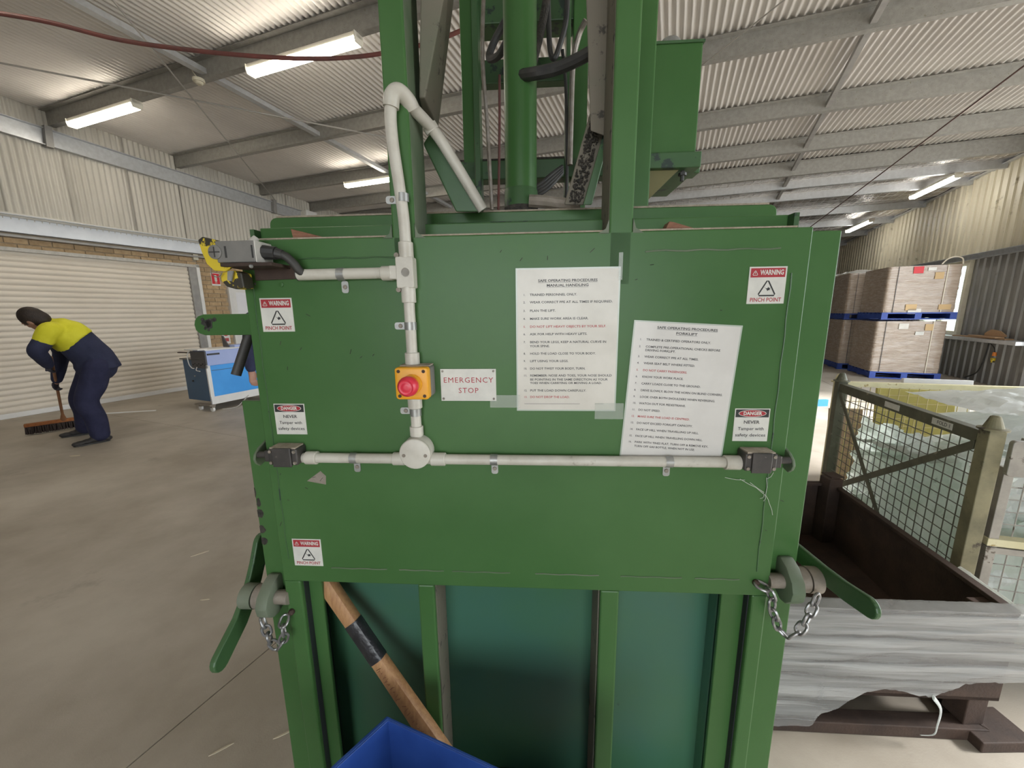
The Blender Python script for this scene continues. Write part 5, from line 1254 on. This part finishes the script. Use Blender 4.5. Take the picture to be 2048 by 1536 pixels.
MB().box(-.20, .0, .45, 1.0, .95, .985).build('roller_deck', 'strap_pale', SM, bevel=.004)
MB().cyl((-.40, .01, .45), (-.40, -.004, .45), .014, n=12).build('door_knob', 'rubber_black', SM)
MB().cyl((-.33, .01, .53), (-.33, -.004, .53), .012, n=12).build('door_knob', 'zinc', SM)
MB().tube(bez([(.02, .55, .14), (.05, .42, .06), (.10, .30, .012), (.12, .18, .01), (.06, .10, .012)], 6), .006, 6).build('mains_cable', 'pale_grey', SM)
def caster(x, y, m='white_paint'):
    c = MB().lathe([(-.016, .03), (-.014, .038), (.014, .038), (.016, .03)], (x, y, .038), (0, 1, 0), 18).build('caster_wheel', m, SM, smooth=True)
    MB().box(x - .012, x + .03, y - .024, y + .024, .06, .09).build('caster_fork', 'dirty_steel', c)
MB().box(-.34, .05, -.06, .02, .085, .105).build('caster_bar', 'dirty_steel', SM, bevel=.004)
caster(-.26, -.02); caster(.03, -.02); caster(-.5, .3, 'rubber_black'); caster(-.02, .92); caster(-.5, .92, 'rubber_black')
tag(SM, 'blue strapping machine on casters in front of the roller door', 'strapping machine')

# ---- people
def limb(mb, pts, rs, n=14, seg=7, flat=1.0):
    P_ = bez(pts, seg); m_ = len(pts) - 1; R_ = []
    for i in range(len(P_)):
        t = i / seg; k = min(int(t), m_ - 1); f = t - k; f = f * f * (3 - 2 * f); R_.append(rs[k] * (1 - f) + rs[k + 1] * f)
    mb.tube(P_, R_, n, squash=flat); mb.ball(P_[0], R_[0] * .98, n); mb.ball(P_[-1], R_[-1] * .98, n); return mb
def skinned(mb, name, m, parent, vox=.012, sm=6, label=None):
    o = mb.build(name, m, parent, label=label)
    r = o.modifiers.new('remesh', 'REMESH'); r.mode = 'VOXEL'; r.voxel_size = vox; r.use_smooth_shade = True
    s = o.modifiers.new('smooth', 'SMOOTH'); s.factor = .5; s.iterations = sm
    return o
def rot_to(d, up=(0, 0, 1)):
    z = Vector(d).normalized(); x = Vector(up).cross(z).normalized(); y = z.cross(x); return Matrix((x, y, z)).transposed()
def hand(mb, wrist, palm_dir, curl_dir, side, fist=.7, sc=1.0):
    """palm with four unequal fingers bent twice and a thumb leaving the side of the palm"""
    w = Vector(wrist); d = Vector(palm_dir).normalized(); c = Vector(curl_dir); c = (c - d * c.dot(d)).normalized(); s = d.cross(c) * side
    mb.tube([w, w + d * .03 * sc, w + d * .085 * sc], [.024 * sc, .034 * sc, .036 * sc], 12, squash=.5)
    mb.ball(w + d * .05 * sc, (.03 * sc,) * 3, 10)
    for k, (off, L) in enumerate(((-.027, .070), (-.009, .078), (.009, .073), (.026, .058))):
        b = w + d * .082 * sc + s * off * sc; p1 = b + (d * (1 - fist * .4) + c * fist * .6).normalized() * L * .45 * sc
        p2 = p1 + (d * (1 - fist) + c * fist * 1.2).normalized() * L * .33 * sc; p3 = p2 + (d * (.6 - fist * 1.2) + c).normalized() * L * .26 * sc
        mb.tube([b - d * .01, b, p1, p2, p3], [.009 * sc, .0095 * sc, .0088 * sc, .008 * sc, .006 * sc], 8)
    t0 = w + d * .03 * sc - s * .030 * sc; t1 = t0 + (d * .6 - s * .6 + c * .4).normalized() * .035 * sc; t2 = t1 + (d * .7 + c * .7).normalized() * .03 * sc
    mb.tube([t0 + s * .01, t0, t1, t2], [.012 * sc, .012 * sc, .0105 * sc, .007 * sc], 8); return mb
def shoe(name, heel, toe, parent, m='boot'):
    h = Vector(heel); t = Vector(toe); d = (t - h); L = d.length; d.normalize(); s = d.cross(Vector((0, 0, 1))).normalized(); mb = MB()
    for f, w, hh in ((.06, .034, .05), (.2, .037, .075), (.4, .036, .07), (.6, .042, .05), (.8, .045, .042), (.93, .036, .036)):
        p = h + d * (L * f); mb.ball(p + Vector((0, 0, hh * .62 + .006)), (.05 if f < .9 else .035, .05, hh * .62), 14, rot_to(d).to_4x4().to_3x3() if False else None)
        mb.tube([p + s * -w + Vector((0, 0, .012)), p + s * w + Vector((0, 0, .012))], .012, 8)
    b = skinned(mb, name, m, parent, .009, 5)
    so = MB(); outl = [h + d * (L * f) + s * w for f, w in ((0, -.03), (.25, -.038), (.5, -.036), (.75, -.048), (.95, -.034), (1.0, 0), (.95, .034), (.75, .048), (.5, .038), (.25, .038), (0, .03), (-.02, 0))]
    so.prism([(p.x, p.y) for p in outl], 'z', min(h.z, t.z), min(h.z, t.z) + .018).build('sole', 'rubber_black', b, bevel=.003); return b
def head(body_mb, hair_mb, c, face, up, sc=1.0):
    """skull, jaw, nose, ears on the body mesh; hair cap separate. face = looking direction"""
    f = Vector(face).normalized(); u_ = Vector(up); u_ = (u_ - f * u_.dot(f)).normalized(); r_ = f.cross(u_); c = Vector(c)
    Mx = Matrix((f, r_, u_)).transposed()
    body_mb.ball(c, (.098 * sc, .076 * sc, .108 * sc), 18, Mx)
    body_mb.ball(c + f * .035 * sc - u_ * .055 * sc, (.062 * sc, .056 * sc, .062 * sc), 14, Mx)      # jaw
    body_mb.ball(c + f * .072 * sc - u_ * .098 * sc, (.022 * sc, .026 * sc, .018 * sc), 10, Mx)      # chin
    body_mb.tube([c + f * .093 * sc + u_ * .012 * sc, c + f * .112 * sc - u_ * .022 * sc, c + f * .094 * sc - u_ * .032 * sc], [.009 * sc, .014 * sc, .011 * sc], 8)  # nose
    for s in (-1, 1):
        body_mb.ball(c + r_ * (.077 * sc * s) - u_ * .012 * sc - f * .004, (.022 * sc, .010 * sc, .032 * sc), 10, Mx)  # ear
        body_mb.ball(c + f * .082 * sc + r_ * (.033 * sc * s) + u_ * .026 * sc, (.014 * sc, .022 * sc, .008 * sc), 8, Mx)  # brow
    body_mb.tube([c + f * .09 * sc - r_ * .02 * sc - u_ * .062 * sc, c + f * .097 * sc - u_ * .061 * sc, c + f * .09 * sc + r_ * .02 * sc - u_ * .062 * sc], .007 * sc, 8)  # mouth
    hair_mb.ball(c + u_ * .016 * sc - f * .012 * sc, (.104 * sc, .084 * sc, .108 * sc), 18, Mx)
    hair_mb.ball(c - f * .035 * sc - u_ * .03 * sc, (.078 * sc, .080 * sc, .085 * sc), 16, Mx)
    return f, r_, u_
def eyes(c, f, r_, u_, parent, sc=1.0):
    for s in (-1, 1):
        MB().ball(c + f * .088 * sc + r_ * (.032 * sc * s) + u_ * .008 * sc, (.011 * sc,) * 3, 10).build('eye', 'rubber_black', parent, smooth=True)

# worker sweeping; local x = to the right in the photo, y = away, z up
pr_ = Vector((-.74766, .66409, 0)); pa = Vector((.66409, .74766, 0)); P0 = Vector((-4.9015, 4.3536, 0))
def person_root(name, loc, xdir): o = empty(name, loc, math.atan2(xdir.y, xdir.x)); return o
w1_ = person_root('person', P0, pa)
hips = Vector((.115, .06, .915)); waist = Vector((.055, .05, 1.09)); chest = Vector((-.055, .05, 1.255)); neck0 = Vector((-.145, .045, 1.345)); headc = Vector((-.262, .03, 1.440))
shN = Vector((-.165, -.115, 1.315)); elN = Vector((-.285, -.10, 1.105)); haN = Vector((-.236, .155, .915))
shF = Vector((-.12, .215, 1.29)); elF = Vector((-.13, .38, 1.03)); haF = Vector((-.222, .47, .69))
kN = Vector((-.015, -.03, .50)); aN = Vector((.035, -.035, .085)); kF = Vector((-.055, .34, .50)); aF = Vector((-.075, .56, .085))
hipN = Vector((.125, -.04, .90)); hipF = Vector((.10, .15, .90))
body = MB(); hair = MB()
limb(body, [hips, waist, chest, neck0], [.12, .115, .125, .07]); limb(body, [neck0, headc + Vector((.05, 0, -.02))], [.056, .052])
for a, b, c in ((shN, elN, haN), (shF, elF, haF)): limb(body, [a, b, c], [.05, .04, .028])
for a, b, c in ((hipN, kN, aN), (hipF, kF, aF)): limb(body, [a, b, c], [.085, .06, .042])
f_, r__, u__ = head(body, hair, headc, (-.50, .62, -.60), (-.62, .10, .55), 1.06)
bod = skinned(body, 'body', 'skin', w1_, .011, 4)
skinned(hair, 'hair', 'hair', w1_, .010, 4); eyes(headc, f_, r__, u__, w1_)
sh = MB(); limb(sh, [hips + Vector((.01, 0, -.035)), hips + Vector((.0, 0, .06)), waist, chest + Vector((.03, 0, -.02))], [.178, .172, .165, .160], n=18, flat=1.12)
for a, b, c in ((shN.lerp(elN, .42), elN, haN.lerp(elN, .12)), (shF.lerp(elF, .42), elF, haF.lerp(elF, .12))): limb(sh, [a, a.lerp(b, .5), b, b.lerp(c, .5), c], [.080, .080, .074, .066, .052])
sh.tube([hips + Vector((.01, 0, .06)), hips + Vector((.02, .0, -.03)), hips + Vector((.028, 0, -.075))], [.168, .182, .186], 20, squash=1.1)
skinned(sh, 'work_shirt', 'navy', w1_, .012, 5)
yo = MB(); limb(yo, [chest + Vector((.055, 0, -.07)), chest, neck0 + Vector((.01, 0, -.01)), neck0 + Vector((-.035, -.003, .035))], [.172, .172, .135, .08], n=18, flat=1.18)
for a, b in ((shN, elN), (shF, elF)): limb(yo, [a.lerp(chest, .4), a, a.lerp(b, .48)], [.10, .092, .085])
skinned(yo, 'shirt_yoke', 'hivis', w1_, .012, 5)
tr = MB(); limb(tr, [hips + Vector((0, 0, -.05)), hips + Vector((0, 0, .06))], [.150, .140], n=18, flat=1.1)
for a, b, c in ((hipN, kN, aN), (hipF, kF, aF)): limb(tr, [a, a.lerp(b, .5) + Vector((.01, 0, 0)), b, b.lerp(c, .5) + Vector((.015, 0, 0)), c + Vector((0, 0, .01))], [.124, .122, .104, .098, .088], n=16)
skinned(tr, 'trousers', 'navy_trouser', w1_, .012, 4)
shoe('boot', (.10, -.03, 0), (-.19, -.055, 0), w1_); shoe('boot', (-.02, .56, 0), (-.29, .60, 0), w1_)
gl = MB(); hand(gl, haN + Vector((.0, .0, .03)), (-.1, .25, -.9), (.75, .55, 0), 1, .95, 1.0); skinned(gl, 'glove', 'glove', w1_, .006, 2)
gl = MB(); hand(gl, haF + Vector((.0, .0, .03)), (-.15, .2, -.9), (.7, -.6, 0), -1, .95, 1.0); skinned(gl, 'glove', 'glove', w1_, .006, 2)
tag(w1_, 'person in a yellow and navy work shirt bending over a broom', 'person')
bt = Vector((-.205, .08, 1.02)); bb = Vector((-.252, 1.08, .15))
bm_ = empty('push_broom', P0, math.atan2(pa.y, pa.x))
MB().cyl(bt, bb, .0135, n=12).build('broom_handle', 'broom_wood', bm_, smooth=True)
MB().cyl(bb + (bt - bb).normalized() * .10, bb + Vector((0, .0, -.02)), .016, .032, 12).build('handle_socket', 'broom_wood', bm_, smooth=True)
MB().box(-.58, -.06, 1.05, 1.12, .105, .145).build('broom_head', 'bristle_orange', bm_, bevel=.006)
bs = MB()
for i in range(26):
    for j in range(4):
        x = -.57 + .5 * i / 25; y = 1.058 + .018 * j; bs.cyl((x, y, .108), (x + random.uniform(-.012, .012), y + random.uniform(-.01, .01), .012), .009, .007, 6)
o = bs.build('bristles', 'bristle_dark', bm_); o['kind'] = 'stuff'
tag(bm_, 'push broom with an orange head held by the bending person', 'broom')

# second worker, almost hidden behind the press: right arm and hand show
hp2 = wz(503, 762, .86); vr = Vector((hp2.x, hp2.y, 0)).normalized(); ax = Vector((vr.y, -vr.x, 0))
w2 = person_root('person', Vector((hp2.x, hp2.y, 0)) + ax * .255 + vr * .05, ax)
body = MB(); hair = MB(); hz = Vector((0, 0, .95)); 
limb(body, [hz, Vector((0, 0, 1.15)), Vector((0, 0, 1.38)), Vector((0, 0, 1.47))], [.13, .12, .13, .06], flat=1.2); limb(body, [(0, 0, 1.44), (0, .0, 1.56)], [.055, .052])
arm_l = [Vector((-.185, 0, 1.41)), Vector((-.235, .02, 1.14)), Vector((-.245, -.05, .93))]; arm_r = [Vector((.185, 0, 1.41)), Vector((.23, .02, 1.14)), Vector((.235, -.05, .93))]
for q in (arm_l, arm_r): limb(body, q, [.05, .04, .03])
for s in (-1, 1): limb(body, [(.09 * s, 0, .92), (.10 * s, -.01, .5), (.10 * s, .01, .09)], [.085, .06, .042])
hand(body, arm_l[2] + Vector((0, 0, .02)), (.02, -.12, -1), (.4, -.9, 0), 1, .45); hand(body, arm_r[2] + Vector((0, 0, .02)), (-.02, -.12, -1), (-.4, -.9, 0), -1, .45)
hc = Vector((0, .0, 1.635)); f_, r__, u__ = head(body, hair, hc, (.25, -1, -.1), (0, 0, 1))
skinned(body, 'body', 'skin', w2, .010, 3); skinned(hair, 'hair', 'hair', w2, .010, 3); eyes(hc, f_, r__, u__, w2)
sh = MB(); limb(sh, [(0, 0, .88), (0, 0, 1.0), (0, 0, 1.2), (0, 0, 1.40)], [.155, .152, .15, .13], n=18, flat=1.2)
for q in (arm_l, arm_r): limb(sh, [q[0], q[0].lerp(q[1], .5), q[1], q[1].lerp(q[2], .5), q[2] + Vector((0, 0, .05))], [.075, .068, .060, .054, .046])
skinned(sh, 'work_shirt', 'navy', w2, .012, 4)
tr = MB(); limb(tr, [(0, 0, .86), (0, 0, .98)], [.145, .14], flat=1.15)
for s in (-1, 1): limb(tr, [(.09 * s, 0, .90), (.095 * s, 0, .7), (.10 * s, -.01, .48), (.10 * s, 0, .25), (.10 * s, .01, .09)], [.112, .105, .088, .08, .074])
skinned(tr, 'trousers', 'navy_trouser', w2, .012, 4)
for s in (-1, 1): shoe('boot', (.10 * s, .07, 0), (.12 * s, -.21, 0), w2)
tag(w2, 'person behind the press, only a navy sleeve and hand showing', 'person')

# ================================================================== FLOOR LITTER
def sliver(x, y, L, ang, label, m='straw', w=.006):
    p = wz(x, y, 0); o = MB().prism([(-L / 2, 0), (-L * .2, w * .5), (L * .25, w * .6), (L / 2, 0), (L * .2, -w * .4), (-L * .25, -w * .5)], 'z', 0, .003).build('wood_sliver', m)
    o.location = p + Vector((0, 0, .0005)); o.rotation_euler = (0, 0, ang); tag(o, label, 'litter', 'litter on the floor')
sliver(566, 1470, .06, .5, 'pale sliver on the floor touching the press base')
sliver(443, 1500, .07, .6, 'pale sliver on the floor at the bottom left')
sliver(410, 1200, .05, 0.1, 'small pale chip on the floor left of the lock handle')
sliver(400, 1108, .09, .7, 'thin pale sliver on the floor left of the press')
sliver(150, 912, .12, 0, 'pale scrap on the floor below the broom', w=.03)
o = MB().tube(bez([wz(205, 827, .006), wz(225, 826, .01), wz(260, 824, .006), wz(312, 821, .006)], 6), .012, 6, squash=.4).build('strap_scrap', 'white_paint'); tag(o, 'long white strap scrap lying on the floor behind the bending person', 'strap')
o = MB().box(-.10, .10, -.02, .02, 0, .10).build('blue_scrap', 'strap_blue'); o.location = wz(1640, 812, .0); tag(o, 'small blue packet on the floor right of the press', 'litter')
